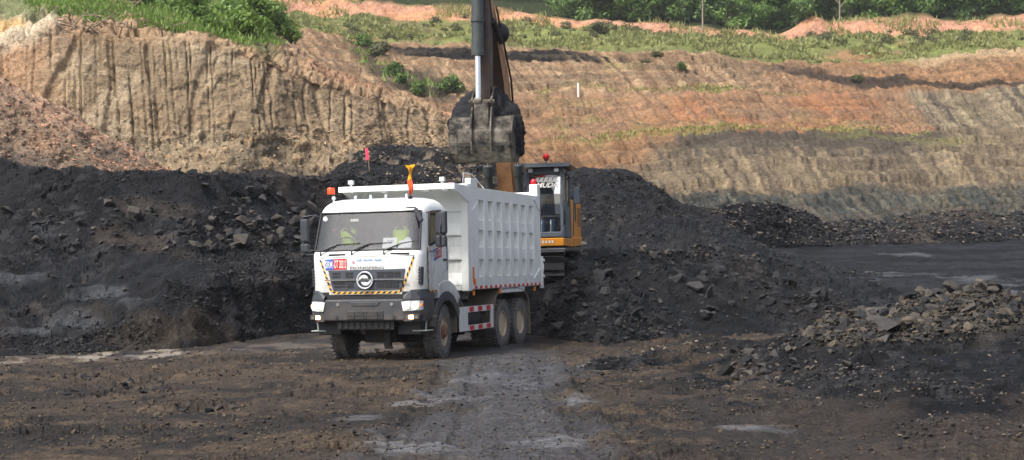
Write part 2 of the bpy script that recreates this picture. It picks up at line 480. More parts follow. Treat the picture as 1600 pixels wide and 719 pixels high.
# --- pit floor
TRUCK_C = np.array([-1.8, 32.3])
def truck_mask(p):
    c, s = math.cos(.3142), math.sin(.3142)
    X = p[:, 0] + 2.975; Y = p[:, 1] - 28.475
    lx = c * X - s * Y; ly = s * X + c * Y
    return (1 - sstep(1.4, 2.4, np.abs(lx))) * (1 - sstep(4.6, 6.5, np.abs(ly - 4.2)))
def floor_shade(p, n, U, T):
    uv = proj(p); V = uv[:, 1]; UX = uv[:, 0]
    pz = p.copy()
    tm = truck_mask(p)
    w = fbm(p, 2.2, 3)
    cx = np.interp(V, [520, 560, 719, 900], [775, 785, 800, 840]); hw = np.interp(V, [520, 560, 719, 900], [70, 95, 215, 330])
    track = 1 - sstep(.5, 1.15, np.abs(UX - cx) / hw + .38 * w + .2 * fbm(p, .7, 3, off=60.))
    h1, e1, r1 = chunks(p * [1, 1, 0] + [0, 0, .3], .34, 3)
    h2, e2, r2 = chunks(p * [1, 1, 0] + [0, 0, .7], .13, 5)
    big = fbm(p, 3.0, 4); med = fbm(p, .8, 4)
    rough = (1 - .8 * track) * (1 - .85 * tm)
    patch = sstep(-.1, .5, fbm(p, 1.5, 3, off=5.))
    z = big * .05 * (1 - .6 * tm) + med * .035 * (1 - .6 * tm) + rough * patch * (h1 * .035 + h2 * .02) + (1 - tm) * h2 * .006
    for rx in (-1.35, .62, -.72, 1.25):
        dxr = np.abs(p[:, 0] - rx - .18 * np.sin(p[:, 1] * .13 + rx) - .05 * fbm(p, 1.5, 2, off=rx))
        rut = (1 - sstep(.10, .2, dxr)); lip = (1 - sstep(.05, .14, np.abs(dxr - .26)))
        z = z + (1 - tm) * (1 - sstep(27, 31, p[:, 1])) * (-.028 * rut + .014 * lip + .008 * rut * np.sign(np.sin(p[:, 1] * 22 + 3 * dxr)))
    # puddle band on the left, at the foot of the bank
    s = np.interp(UX, [-300, 0, 160, 330, 480, 560, 700], [566, 558, 556, 546, 536, 541, 545])
    pud = 1 - sstep(5., 12., np.abs(V - s) + 9 * fbm(p, 1.6, 3, off=9.))
    pud *= 1 - sstep(640, 720, UX)
    st = np.zeros(len(p))
    for (a, b, ra, rb) in ((770, 594, 60, 8), (700, 621, 55, 6), (820, 604, 30, 5), (905, 624, 30, 9), (560, 654, 40, 4), (1180, 664, 70, 5), (930, 575, 45, 8), (640, 632, 40, 5), (640, 700, 80, 8), (860, 690, 70, 8)):
        st = np.maximum(st, 1 - sstep(.5, 1.1, np.hypot((UX - a) / ra, (V - b) / rb) + .55 * fbm(p, .5, 3, off=a * .1)))
    z = z * (1 - .8 * pud) * (1 - .6 * st) - .03 * pud
    pz[:, 2] += z
    pz[:, 2] -= .25 * sstep(40, 48, p[:, 1])
    c = mixc(lin((78, 68, 59)) + 0 * p, lin((95, 82, 66)), sstep(.0, .7, fbm(p, 2.6, 4, off=3.)))
    c = mixc(c, lin((50, 47, 46)), sstep(.05, .5, fbm(p * [.7, 1, 1], 1.5, 5, gain=.62, off=31.)))
    c = mixc(c, lin((116, 100, 78)), sstep(.35, .8, fbm(p, .6, 4, gain=.65, off=77.)) * .7)
    c *= np.array([.50, .475, .45])
    c = mixc(c, lin((61, 64, 69)), track * .78)
    for rx in (-1.35, .62, -.72, 1.25):
        dxr = np.abs(p[:, 0] - rx - .18 * np.sin(p[:, 1] * .13 + rx) - .05 * fbm(p, 1.5, 2, off=rx))
        c = mixc(c, lin((48, 47, 48)), (1 - sstep(.10, .2, dxr)) * (1 - sstep(27, 31, p[:, 1])) * sstep(-.2, .3, fbm(p * [1, .3, 1], .8, 3, off=rx * 9)) * .5)
    c = mixc(c, lin((58, 58, 61)), track * sstep(.1, .6, fbm(p * [1, .4, 1], 1.1, 4, off=12.)) * .7)
    rb = sstep(900, 1200, UX) * sstep(560, 640, V)
    c = mixc(c, lin((46, 42, 40)), rb * .6)
    c = mixc(c, COALC, sstep(34, 44, p[:, 1]) * .9)
    c *= (.8 + .4 * r2)[:, None] 
    band = pud * sstep(-.25, .35, fbm(p * [1, .35, 1], .5, 3, off=2.))
    c = mixc(c, lin((150, 142, 128)), band * .7 * (1 - .75 * sstep(260, 420, UX)))  # pale mud, with the water's sky glint painted in too
    c = mixc(c, lin((112, 114, 118)), st * .42 * sstep(-.3, .3, fbm(p * [.5, 2, 1], .3, 3)))  # grey-blue glint painted into the colour of the wet streaks
    wet = np.clip(pud * .55 + st * .7 + track * .22, 0, 1)
    return pz, c, wet
px = pxgrid(-500, 2100, 2.0)
rows = [(-600, 0)]
vs = np.concatenate([np.array([2400, 1700, 1300, 1050, 900, 820]), np.arange(770, 470, -1.5), np.arange(470, 443, -3.)])
cur = []
for v in vs:
    d = CAM_H * F_PX / (v - 417.)
    cur.append([(u, 417 + CAM_H * F_PX / d + (800 - u) * .0186, d) for u in (-600, 800, 2200)])
sheet('pit_floor', px, cur, [1] * (len(cur) - 1), floor_shade, soil_m, 'rutted brown and grey coal-mine floor with muddy wet patches', sm=1, skirt=0)

# --- left coal bank
def coal_shade_factory(amp=1.0, sc=1.0, brown=0.0, wetpatch=None, keep=None):
    def f(p, n, U, T):
        h1, e1, r1 = chunks(p, .75 * sc, 11); h2, e2, r2 = chunks(p, .3 * sc, 13)
        b1 = fbm(p, 3.5 * sc, 4); b2 = fbm(p, .9 * sc, 4, gain=.55); ridg = 1 - np.abs(fbm(p, 1.4 * sc, 3, off=4.))
        patch = sstep(-.35, .35, fbm(p, 2.4 * sc, 3, off=8.))
        d = amp * (.16 * b1 + .12 * b2 + patch * (.07 * h1 + .022 * h2) + .08 * (ridg - .7))
        if keep is not None: d = d * keep(p, U, T)
        d = d * sstep(-.02, .22, T)
        q = p + n * d[:, None]
        q[:, 2] -= .08 * (1 - sstep(0, .1, T))
        c = mixc(COALC + 0 * p, COALD, sstep(-.2, .5, b1))
        c = mixc(c, lin((40, 41, 43)), patch * sstep(.55, .9, r2) * .8)
        c = mixc(c, lin((76, 66, 55)), np.clip(brown * sstep(.1, .7, fbm(p, 2.8 * sc, 4, off=21.)), 0, 1))
        c *= (.72 + .56 * r2)[:, None]
        w = .12 * sstep(.1, .7, fbm(p, 2., 3, off=2.))
        if wetpatch is not None: c, w = wetpatch(p, U, T, c, w)
        return q, c, w
    return f
def bank_patch(p, U, T, c, w):
    uv = proj(p); V = uv[:, 1]
    m = np.zeros(len(p))
    for (a, b, ra, rb) in ((110, 495, 70, 12), (160, 455, 70, 16), (40, 512, 60, 9), (20, 438, 60, 10), (60, 355, 30, 8)):
        m = np.maximum(m, 1 - sstep(.4, 1.1, np.hypot((U - a) / ra, (V - b) / rb) + .6 * fbm(p, .7, 4, off=a * .3)))
    c = mixc(c, lin((74, 78, 82)), m * .4)
    br = (1 - sstep(.4, 1.1, np.hypot((U - 260) / 110, (V - 525) / 45) + .5 * fbm(p, 1.0, 4, off=1.)))
    c = mixc(c, lin((66, 57, 47)), br * .55)
    return c, np.clip(w + m * .45, 0, 1)
def gd(pts): return [(a, b, float(ground_d(a, b)) ) for a, b in pts]
b0 = gd([(-500, 572), (0, 556), (160, 551), (200, 548), (300, 543), (400, 530), (480, 519), (560, 509), (700, 503), (790, 500)])
def off(dd, ys):  # curve at base depth + dd
    bx = [q[0] for q in b0]; bd = [q[2] for q in b0]
    return [(a, y, float(np.interp(a, bx, bd)) + dd) for a, y in ys]
b1 = off(1.7, [(-500, 500), (0, 500), (60, 505), (110, 508), (160, 495), (200, 470), (250, 458), (320, 450), (400, 440), (480, 432), (560, 425), (790, 430)])
b2 = off(4.0, [(-500, 450), (0, 455), (80, 470), (130, 468), (180, 440), (250, 425), (320, 418), (400, 412), (480, 408), (560, 400), (790, 400)])
b3 = off(7.5, [(-500, 395), (0, 405), (200, 398), (300, 395), (400, 392), (480, 392), (560, 380), (790, 380)])
b4 = off(11.5, [(-500, 320), (0, 330), (120, 325), (200, 318), (300, 315), (400, 318), (500, 318), (600, 315), (790, 320)])
b5 = off(13.5, [(-500, 225), (0, 247), (40, 256), (60, 262), (130, 266), (200, 268), (300, 272), (400, 275), (480, 277), (560, 277), (640, 281), (790, 290)])
b6 = off(16, [(-500, 225), (0, 247), (60, 263), (200, 269), (400, 276), (640, 282), (790, 292)])
b7 = off(21, [(-500, 290), (0, 300), (790, 330)])
sheet('coal_bank', pxgrid(-500, 790, 2.0), [b0, b1, b2, b3, b4, b5, b6, b7], [30, 18, 16, 34, 26, 5, 4],
      coal_shade_factory(1.0, 1.0, .35, bank_patch), coal_m, 'long black coal bank strewn with boulders left of the truck', jag=1.2, smooth=False)

# --- coal mound and dark coal face behind the machines
def mound_patch(p, U, T, c, w):
    m = sstep(.62, .8, chunks(p, .42, 44)[2]) * sstep(-.1, .4, fbm(p, 2.0, 3, off=6.)) * (1 - sstep(760, 800, U))
    c = mixc(c, lin((122, 108, 90)), m * .8)
    return c, w * (1 - m)
c0 = [(440, 310, 56), (540, 305, 57), (700, 400, 54), (740, 425, 53), (885, 428, 53), (905, 362, 56), (1000, 350, 58), (1060, 352, 60), (1130, 368, 60)]
c1 = [(440, 292, 62), (500, 282, 62), (520, 268, 63), (550, 250, 64), (580, 232, 65), (620, 230, 66), (700, 236, 66), (750, 252, 66), (800, 270, 66), (850, 268, 65), (890, 267, 64), (920, 263, 64), (960, 265, 64), (985, 270, 64), (1010, 285, 64), (1040, 306, 64), (1060, 320, 64), (1130, 350, 64)]
c2 = [(a, b - 1, d + 4) for a, b, d in c1]
c3 = [(a, b + 60, d + 9) for a, b, d in c1]
sheet('coal_face', pxgrid(440, 1130, 2.0), [c0, c1, c2, c3], [70, 4, 5], coal_shade_factory(1.1, 1.1, .1, mound_patch), coal_m, 'black coal face with a flat cut top behind the excavator', jag=1.0, smooth=False)

# --- pad the excavator stands on and the rubble slope right of the truck
EXC = np.array([-.05, 41.0]); EXC_Z = 1.40
def pad_keep(p, U, T):
    dx = np.abs(p[:, 0] - EXC[0]); dy = np.abs(p[:, 1] - EXC[1])
    return 1 - .85 * (1 - sstep(1.8, 2.5, dx)) * (1 - sstep(2.6, 3.6, dy))
e0 = gd([(740, 520), (845, 524), (870, 531), (950, 538)]) + [(1020, 532, 34.5), (1060, 529, 35), (1120, 528, 35), (1200, 524, 35.5), (1260, 520, 36), (1340, 517, 36.5), (1430, 530, 36.5)]
e1 = [(740, 448, 38.4), (840, 447, 38.4), (872, 440, 38.6), (888, 412, 39.2), (905, 397, 39.6), (930, 393, 40), (1000, 386, 41), (1080, 384, 42), (1150, 391, 42), (1185, 402, 41.5), (1210, 425, 40.5), (1260, 460, 39.5), (1340, 492, 39), (1430, 516, 38.5)]
e2 = [(740, 437, 46), (870, 437, 46), (890, 410, 46), (905, 392, 47), (1000, 374, 50), (1100, 377, 52), (1200, 402, 50), (1260, 430, 49), (1340, 454, 48.5), (1430, 472, 48)]
e3 = [(740, 425, 55), (885, 425, 55), (915, 345, 60), (1000, 335, 62), (1100, 350, 64), (1200, 388, 62), (1260, 410, 61), (1340, 428, 60), (1430, 444, 60)]
sheet('coal_pad', pxgrid(740, 1430, 2.0), [e0, e1, e2, e3], [74, 14, 26], coal_shade_factory(.95, .8, .08, None, pad_keep), coal_m, 'heaped black coal rubble slope right of the truck under the excavator', jag=.8, smooth=False)

# --- wet black floor at right, rising gently
def wet_shade(p, n, U, T):
    h2, e2, r2 = chunks(p * [1, .6, 1], .5, 23)
    b = fbm(p, 4., 4); q = p.copy(); q[:, 2] += .10 * b + .035 * h2 + .05 * fbm(p, 1., 3)
    V = proj(p)[:, 1]
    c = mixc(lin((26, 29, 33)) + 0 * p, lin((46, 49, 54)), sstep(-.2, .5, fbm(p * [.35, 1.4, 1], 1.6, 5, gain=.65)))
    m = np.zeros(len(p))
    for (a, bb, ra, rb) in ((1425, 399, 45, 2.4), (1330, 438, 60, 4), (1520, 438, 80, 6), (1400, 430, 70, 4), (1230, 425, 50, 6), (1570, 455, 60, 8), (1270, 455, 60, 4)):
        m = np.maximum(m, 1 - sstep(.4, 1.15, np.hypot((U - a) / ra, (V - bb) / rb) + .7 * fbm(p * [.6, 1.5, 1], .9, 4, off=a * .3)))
    c = mixc(c, lin((92, 97, 102)), m * .55)  # glisten of the wet streaks painted in as paler colour
    c *= (.4 + .4 * r2)[:, None]
    return q, c, np.clip(.6 * m, 0, 1)
g0c = [(1080, 512, 38), (1300, 512, 38), (2100, 500, 38)]
g1c = [(1080, 450, 52), (1300, 455, 50), (2100, 452, 50)]
g2c = [(1080, 412, 70), (1300, 410, 72), (2100, 405, 72)]
g3c = [(1080, 380, 86), (1300, 374, 90), (2100, 370, 92)]
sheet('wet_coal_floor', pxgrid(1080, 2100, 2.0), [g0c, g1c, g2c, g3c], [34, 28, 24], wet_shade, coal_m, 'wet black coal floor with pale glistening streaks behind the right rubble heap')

# --- far rubble ridge at the foot of the pit wall
d0 = [(990, 356, 70), (1100, 366, 74), (1200, 380, 80), (1300, 380, 84), (1600, 376, 88), (2100, 374, 90)]
d1 = [(990, 330, 74), (1030, 318, 75), (1060, 322, 76), (1100, 328, 78), (1150, 320, 80), (1205, 316, 82), (1240, 325, 84), (1280, 344, 86), (1330, 350, 88), (1380, 340, 90), (1440, 332, 91), (1500, 328, 92), (1560, 331, 92), (2100, 325, 94)]
d2 = [(a, b + 25, d + 6) for a, b, d in d1]
sheet('rubble_ridge', pxgrid(990, 2100, 2.0), [d0, d1, d2], [40, 6], coal_shade_factory(1.2, 1.3, .5), coal_m, 'low dark rubble ridge along the foot of the grey pit wall', jag=1.6, smooth=False)

# --- near rubble heap at right
def heap_patch(p, U, T, c, w):
    V = proj(p)[:, 1]
    t = sstep(1.15, 1.7, T + .3 * fbm(p, .8, 3, off=3.)) * sstep(1230, 1330, U)
    c = mixc(c, lin((74, 69, 62)), t * .7)
    br = sstep(.1, .6, fbm(p, 1.6, 4, off=14.)) * (1 - sstep(1080, 1230, U))
    c = mixc(c, lin((72, 61, 49)), br * .8)
    lo = sstep(.45, .0, T + .3 * fbm(p, 1., 3, off=7.))
    c = mixc(c, lin((58, 51, 46)), lo * .8)
    return c, w * .5
f0 = gd([(900, 592), (930, 600), (1000, 618), (1080, 642), (1180, 655), (1300, 668), (1450, 684), (1600, 694), (2100, 710)])
f1 = [(900, 586, 24), (930, 582, 24), (1040, 570, 25), (1180, 590, 22), (1260, 575, 21.5), (1400, 550, 21), (1600, 545, 20.5), (2100, 550, 20)]
f2 = [(900, 578, 25.5), (930, 570, 26), (980, 555, 27), (1040, 522, 29), (1080, 517, 29.5), (1120, 530, 28), (1180, 536, 26), (1230, 530, 25), (1270, 512, 24.5), (1310, 494, 24), (1360, 484, 24), (1410, 471, 24), (1440, 458, 24), (1500, 453, 24), (1560, 449, 24.5), (1590, 461, 25), (1700, 456, 25), (2100, 455, 25)]
f3 = [(a, float(417 + CAM_H * F_PX / (d + 4) + (800 - a) * .0186) + 3, d + 4) for a, b, d in f2]
sheet('rubble_heap', pxgrid(900, 2100, 2.0), [f0, f1, f2, f3], [64, 56, 10], coal_shade_factory(.62, .6, .2, heap_patch), coal_m, 'dark coal heap topped with tan and grey broken stone at right', jag=1.0, smooth=False)

# --- left cliff with bucket-tooth flutes
def cliff_shade(p, n, U, T):
    V = proj(p)[:, 1]
    face = sstep(.75, 1.25, T) * (1 - sstep(1.93, 2.0, T))
    fmask = face * (.25 + .75 * sstep(-.75, -.1, fbm(p, 4.5, 3, off=2.)))
    ux = (U - 800) * 65. / F_PX; uq = np.stack([ux, 0 * ux, .06 * p[:, 2]], -1)
    s = ux / .27 + 2.4 * fbm(uq, 4.0, 3) + (.10 + .12 * np.sin(ux * .35)) * p[:, 2] + .12 * fbm(p, 1.5, 2, off=40.)
    k = np.floor(s); fr = s - k
    rk = _hash(k.astype(np.int64), (k * 0).astype(np.int64), (k * 0 + 3).astype(np.int64))
    groove = np.maximum(0, 1 - np.abs(fr - .5) / (.10 + .13 * rk))
    zz = vnoise(np.stack([k * 7.3, p[:, 2] / 3.1, k * 0], -1))
    groove = groove * sstep(-.35, .25, zz + rk * .5 - .2)
    wide = np.abs(((p[:, 0] / 2.4 + .7 * fbm(p * [1, 1, .2], 5., 2, off=4.)) % 1.) - .5)
    h1, e1, r1 = chunks(p * [1, 1, .55], .9, 31); h2, e2, r2 = chunks(p, .35, 33)
    talus = 1 - sstep(.9, 1.35, T)
    d = fmask * (-.36 * groove * (.2 + .8 * rk ** 2) - .22 * sstep(.12, .04, wide)) + .22 * fbm(p * [1, 1, .6], 3., 4) + face * (.05 * h1 + .035 * h2) + talus * (.08 * h2 + .1 * h1) + .05 * fbm(p, .5, 3)
    top = sstep(1.9, 2.1, T)
    d = d + top * (.25 * h1 + .12 * h2)
    q = p + n * d[:, None]
    c = mixc(lin((163, 142, 114)) + 0 * p, lin((142, 122, 98)), sstep(-.3, .5, fbm(p, 3.5, 4, off=5.)))
    c = mixc(c, lin((176, 158, 132)), sstep(.2, .7, fbm(p * [1, 1, 2], 2.2, 4, off=15.)) * .6)
    left = 1 - sstep(30, 140, U + 30 * fbm(p, 3., 2, off=8.))
    c = mixc(c, lin((182, 140, 106)), left * .7)
    cr = sstep(330, 600, U) * face
    c = mixc(c, lin((158, 132, 104)), cr * .6)
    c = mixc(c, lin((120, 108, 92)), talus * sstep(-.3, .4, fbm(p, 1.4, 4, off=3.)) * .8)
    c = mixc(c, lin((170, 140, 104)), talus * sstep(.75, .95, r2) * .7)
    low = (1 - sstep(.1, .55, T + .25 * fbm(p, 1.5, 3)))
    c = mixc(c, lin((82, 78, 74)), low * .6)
    rim = sstep(1.86, 2.05, T)
    c = mixc(c, lin((172, 134, 100)), rim * .5)
    pale = rim * (1 - sstep(70, 110, U + 15 * fbm(p, 1.5, 3, off=1.)))
    c = mixc(c, lin((205, 192, 170)), pale * .8)
    yel = rim * (1 - sstep(.4, 1.2, np.hypot((U - 12) / 40, (V - 45) / 12)))
    c = mixc(c, lin((214, 160, 84)), yel * .7)
    rt = sstep(2.6, 3.2, T) * sstep(430, 520, U)
    c = mixc(c, lin((166, 126, 96)), rt)
    gr = sstep(2.4, 3.1, T + .3 * fbm(p, 2., 3, off=6.)) * (1 - sstep(395, 450, U))
    c = mixc(c, lin((92, 108, 52)), gr * .85)
    c *= (.84 + .32 * r2)[:, None] * np.array([.75, .755, .69])
    return q, c, np.zeros(len(p))
i0 = [(-600, 300, 57), (0, 292, 58), (300, 288, 60), (560, 288, 64), (700, 282, 70), (800, 275, 73)]
i1 = [(-600, 240, 60), (0, 232, 61), (270, 228, 62), (400, 218, 63), (550, 226, 67), (700, 238, 73), (800, 240, 76)]
i2 = [(-600, 60, 63.5), (0, 66, 64.5), (50, 62, 64.5), (80, 40, 65), (110, 48, 65), (200, 56, 65), (270, 62, 65.5), (330, 68, 66), (400, 84, 66.5), (430, 99, 67), (470, 120, 68), (540, 140, 70), (600, 154, 72), (660, 170, 75), (700, 192, 76), (800, 222, 78)]
i3 = [(-600, 35, 67), (0, 34, 67), (40, 18, 67), (75, 20, 67.5), (110, 25, 68), (190, 34, 68), (270, 44, 68), (330, 58, 68.5), (400, 77, 69), (430, 92, 69.5), (470, 115, 71), (540, 136, 73), (600, 151, 76), (700, 190, 80), (800, 220, 82)]
i4 = [(-600, -10, 85), (0, -5, 84), (200, 0, 84), (330, 25, 84), (400, 52, 84), (450, 88, 84), (540, 128, 86), (700, 186, 90), (800, 216, 92)]
i5 = [(-600, -60, 115), (0, -50, 115), (200, -40, 115), (330, -10, 112), (400, 20, 110), (450, 70, 104), (540, 126, 100), (700, 190, 100), (800, 222, 100)]
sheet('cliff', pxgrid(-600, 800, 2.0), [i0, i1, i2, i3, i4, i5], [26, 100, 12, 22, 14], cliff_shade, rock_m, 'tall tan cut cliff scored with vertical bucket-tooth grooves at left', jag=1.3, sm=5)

# --- reddish debris slope in front of the cliff
def red_shade(p, n, U, T):
    h1, e1, r1 = chunks(p, .8, 41); h2, e2, r2 = chunks(p, .28, 43)
    d = .2 * fbm(p, 2.5, 4) + .06 * h1 + .05 * h2
    c = mixc(lin((134, 112, 90)) + 0 * p, lin((110, 96, 82)), sstep(-.2, .5, fbm(p, 2.5, 4, off=3.)))
    top = sstep(.55, 1.0, T + .22 * fbm(p, 1.6, 4, off=8.))
    c = mixc(c, lin((178, 142, 114)), top * .8)
    c = mixc(c, lin((172, 126, 96)), sstep(.3, .7, fbm(p, 1.2, 3, off=18.)) * .4)
    c = mixc(c, lin((92, 88, 86)), (1 - sstep(.05, .3, T + .12 * fbm(p, 1., 3))) * .6)
    c *= (.78 + .44 * r2)[:, None] * np.array([.78, .8, .8])
    return p + n * d[:, None], c, np.zeros(len(p))
j0 = [(-600, 320, 48), (0, 285, 51), (60, 290, 51.5), (300, 296, 56), (330, 300, 57)]
j1 = [(-600, -150, 56), (0, 118, 57), (60, 150, 57.5), (120, 184, 58), (180, 222, 58.5), (270, 268, 59), (300, 286, 59.3), (330, 298, 59.5)]
j2 = [(a, b + 14, d + 3.5) for a, b, d in j1]
sheet('debris_slope', pxgrid(-600, 330, 2.0), [j0, j1, j2], [84, 6], red_shade, rock_m, 'reddish brown debris slope slanting down in front of the left cliff', jag=1.0, sm=5)

# --- benched pit wall with grassy top
def streak(p, U, V, s=1.0, ang=.9, k=0.):
    a = (U + ang * V) / (14. * s) + .22 * fbm(p, 9., 2, off=k)
    return fbm(np.stack([a, V / 160., 0 * a + k], -1), 1., 3)
def wall_shade(p, n, U, T):
    V = proj(p)[:, 1]
    h1, e1, r1 = chunks(p, 2.2, 51); h2, e2, r2 = chunks(p, .9, 53)
    sk = streak(p, U, V, .5, -1.0, 1.); sk2 = streak(p, U, V, .28, -1.0, 7.)
    layer = fbm(np.stack([V / 5. + .6 * fbm(p, 9., 2), U / 260., 0 * U], -1), 1., 3)
    onface = np.clip(np.where((T % 1.) >= 0, 1., 0.), 0, 1)
    berm = ((T >= 2) & (T <= 3)) | ((T >= 4) & (T <= 5))
    grassy = sstep(6.6, 7.0, T)
    d = .35 * fbm(p, 7., 4) + .14 * fbm(p, 1.6, 3) + (1 - grassy) * (.10 * sk + .10 * sk2 + .10 * h2) + grassy * .4 * fbm(p, 3., 3)
    lay2 = fbm(np.stack([T * 9. + .25 * fbm(p, 12., 2, off=70.), U / 420., 0 * U], -1), 1., 4, gain=.7)
    st_ = T * 4.3 + .22 * fbm(np.stack([U / 130., T * 2., 0 * U], -1), 1., 3, off=50.); fr_ = st_ - np.floor(st_)
    bench = (1 - fr_) - .5; cut = sstep(.0, .10, fr_) * (1 - sstep(.10, .22, fr_)); flatm = sstep(-.45, .1, fbm(p, 14., 2, off=61.))
    d = d + (1 - grassy) * (.20 * lay2 + .5 * bench * flatm)
    c = np.zeros_like(p)
    w1 = .10 * fbm(p, 5., 3, off=3.)
    shale = mixc(GREYSH + 0 * p, lin((118, 112, 102)), sstep(-.2, .5, sk) * .8); shale = mixc(shale, lin((62, 66, 70)), sstep(.2, .6, sk2) * .7)
    shale = mixc(shale, lin((70, 72, 74)), sstep(.2, .6, layer) * .5)
    brn = mixc(lin((138, 122, 104)) + 0 * p, lin((108, 96, 86)), sstep(-.3, .4, sk)); brn = mixc(brn, lin((168, 148, 122)), sstep(.15, .6, sk2) * .6)
    brn = mixc(brn, lin((92, 83, 78)), sstep(1.5, 1.75, T + .14 * sk) * sstep(1000, 1060, U + 30 * sk) * (1 - sstep(1440, 1500, U + 30 * sk)) * .9)
    obr = mixc(lin((160, 122, 92)) + 0 * p, lin((140, 104, 78)), sstep(-.3, .4, sk))
    brn = mixc(brn, obr, 1 - sstep(985, 1050, U + 1.2 * (V - 240) + 30 * sk2))
    org = mixc(lin((166, 128, 100)) + 0 * p, lin((172, 120, 88)), sstep(-.2, .5, fbm(p, 8., 3, off=9.)) * sstep(900, 1100, U)); org = mixc(org, lin((140, 112, 92)), sstep(.0, .5, sk2) * .6)
    gry = mixc(lin((134, 120, 104)) + 0 * p, lin((98, 90, 84)), sstep(-.2, .5, sk)); gry = mixc(gry, lin((176, 158, 132)), sstep(.25, .6, sk2) * .7)
    org = mixc(org, gry, sstep(1400, 1430, U - .75 * (V - 150) + 12 * sk2))
    up = mixc(lin((164, 132, 106)) + 0 * p, lin((136, 108, 86)), sstep(-.3, .4, sk)); up = mixc(up, lin((186, 158, 128)), sstep(.1, .5, sk2) * .7)
    up = mixc(up, lin((168, 122, 88)), sstep(1150, 1300, U) * .6)
    # coal seams
    seam = 1 - sstep(6., 9., np.abs(V - np.interp(U, [540, 600, 700, 900, 980], [66, 76, 86, 87, 90])) + 5 * fbm(p, 6., 3, off=2.))
    up = mixc(up, lin((40, 38, 40)), seam * (1 - sstep(900, 1000, U + 60 * sk2)) * sstep(520, 560, U))
    seam2 = 1 - sstep(2., 6., np.abs(V - np.interp(U, [1180, 1250, 1340, 1420, 1600], [105, 118, 132, 136, 134])) + 6 * fbm(p, 8., 3, off=5.))
    up = mixc(up, lin((48, 45, 46)), seam2 * sstep(1170, 1240, U) * .9)
    veg = 1 - sstep(.3, 1.1, np.abs(V - np.interp(U, [540, 600, 690], [70, 112, 150])) / 22. + .5 * fbm(p, 3., 3, off=4.) + sstep(690, 730, U) + sstep(560, 530, U))
    up = mixc(up, lin((62, 60, 56)), veg * .85)
    ol = mixc(OLIVE + 0 * p, lin((132, 124, 84)), sstep(-.2, .5, fbm(p, 6., 3, off=7.))); ol = mixc(ol, lin((170, 128, 96)), sstep(.35, .7, fbm(p, 9., 3, off=17.)) * .8)
    red = mixc(REDB + 0 * p, lin((220, 160, 122)), sstep(-.1, .5, fbm(p, 5., 3, off=1.)))
    tt = T + w1
    c = shale
    c = mixc(c, brn, sstep(.93, 1.07, tt))
    c = mixc(c, org, sstep(2.6, 3.0, tt))
    c = mixc(c, up, sstep(4.6, 5.0, tt))
    c = mixc(c, ol, sstep(5.98, 6.2, tt) )
    c = mixc(c, red, sstep(7.9, 8.05, tt + .1 * fbm(p, 3., 3, off=33.)) * (1 - sstep(8.95, 9.05, T)))
    c = mixc(c, lin((58, 68, 38)), sstep(8.97, 9.1, T))
    gb = np.maximum(1 - sstep(.3, .9, np.abs(T - 2.5) + .4 * fbm(p, 4., 3, off=12.) ), 1 - sstep(.3, .9, np.abs(T - 4.5) + .5 * fbm(p, 4., 3, off=13.)))
    c = c * (1 + (1 - grassy) * (.30 * np.clip(lay2, -1, 1)))[:, None]
    c = mixc(c, lin((84, 74, 68)), (1 - grassy) * sstep(.45, .75, lay2) * .5)
    c = mixc(c, lin((112, 100, 88)), (1 - grassy) * cut * flatm * .45)
    gb *= sstep(-.2, .2, fbm(p * [.4, 1, 1], 6., 3, off=23.)) * sstep(820, 900, U)
    c = mixc(c, lin((150, 150, 86)), gb * .4)
    tanridge = sstep(5.7, 6.0, T) * (1 - sstep(6.2, 6.6, T)) * sstep(1400, 1450, U)
    c = mixc(c, lin((190, 165, 134)), tanridge * .8)
    c *= (.86 + .28 * r2)[:, None] * np.array([.60, .61, .545])
    return p + n * d[:, None], c, np.zeros(len(p))
h0 = [(380, 300, 98), (1000, 345, 96), (1100, 350, 96), (1280, 358, 96), (1400, 352, 97), (1600, 340, 98), (2400, 330, 98)]
h1 = [(380, 285, 103), (900, 305, 103), (1040, 297, 103), (1200, 297, 103), (1367, 290, 104), (1467, 297, 104), (1600, 285, 105), (2400, 280, 105)]
h2 = [(380, 235, 120), (800, 228, 120), (1000, 222, 120), (1040, 220, 120), (1100, 213, 121), (1460, 209, 122), (1600, 206, 122), (2400, 200, 122)]
h3 = [(a, b - 4, d + 5) for a, b, d in h2]
h4 = [(380, 190, 136), (700, 172, 138), (850, 157, 140), (1000, 151, 140), (1200, 147, 140), (1400, 153, 140), (1600, 143, 142), (2400, 140, 142)]
h5 = [(380, 110, 144), (450, 128, 144), (560, 148, 144), (690, 158, 145), (850, 150, 146), (1000, 145, 146), (1200, 141, 146), (1400, 147, 146), (1600, 138, 148), (2400, 135, 148)]
h6 = [(380, 35, 162), (480, 46, 162), (560, 66, 162), (700, 70, 162), (800, 73, 162), (900, 75, 162), (1000, 77, 162), (1200, 93, 162), (1300, 99, 162), (1450, 93, 162), (1490, 82, 162), (1600, 80, 162), (2400, 80, 162)]
h7 = [(a, b - 4, d + 8) for a, b, d in h6]
h8 = [(380, 8, 190), (480, 28, 190), (600, 30, 190), (750, 34, 190), (870, 38, 190), (1000, 48, 190), (1200, 60, 190), (1260, 60, 190), (1350, 54, 190), (1600, 50, 190), (2400, 48, 190)]
h9 = [(380, -10, 194), (480, 3, 194), (600, 6, 194), (760, 13, 194), (870, 27, 194), (1000, 32, 194), (1100, 40, 194), (1225, 52, 194), (1265, 24, 194), (1310, 34, 194), (1400, 30, 194), (1450, 25, 194), (1500, 33, 194), (1600, 25, 194), (2400, 24, 194)]
h10 = [(a, b - 14, 215) for a, b, d in h9]
h11 = [(a, b - 90, 330) for a, b, d in h9]
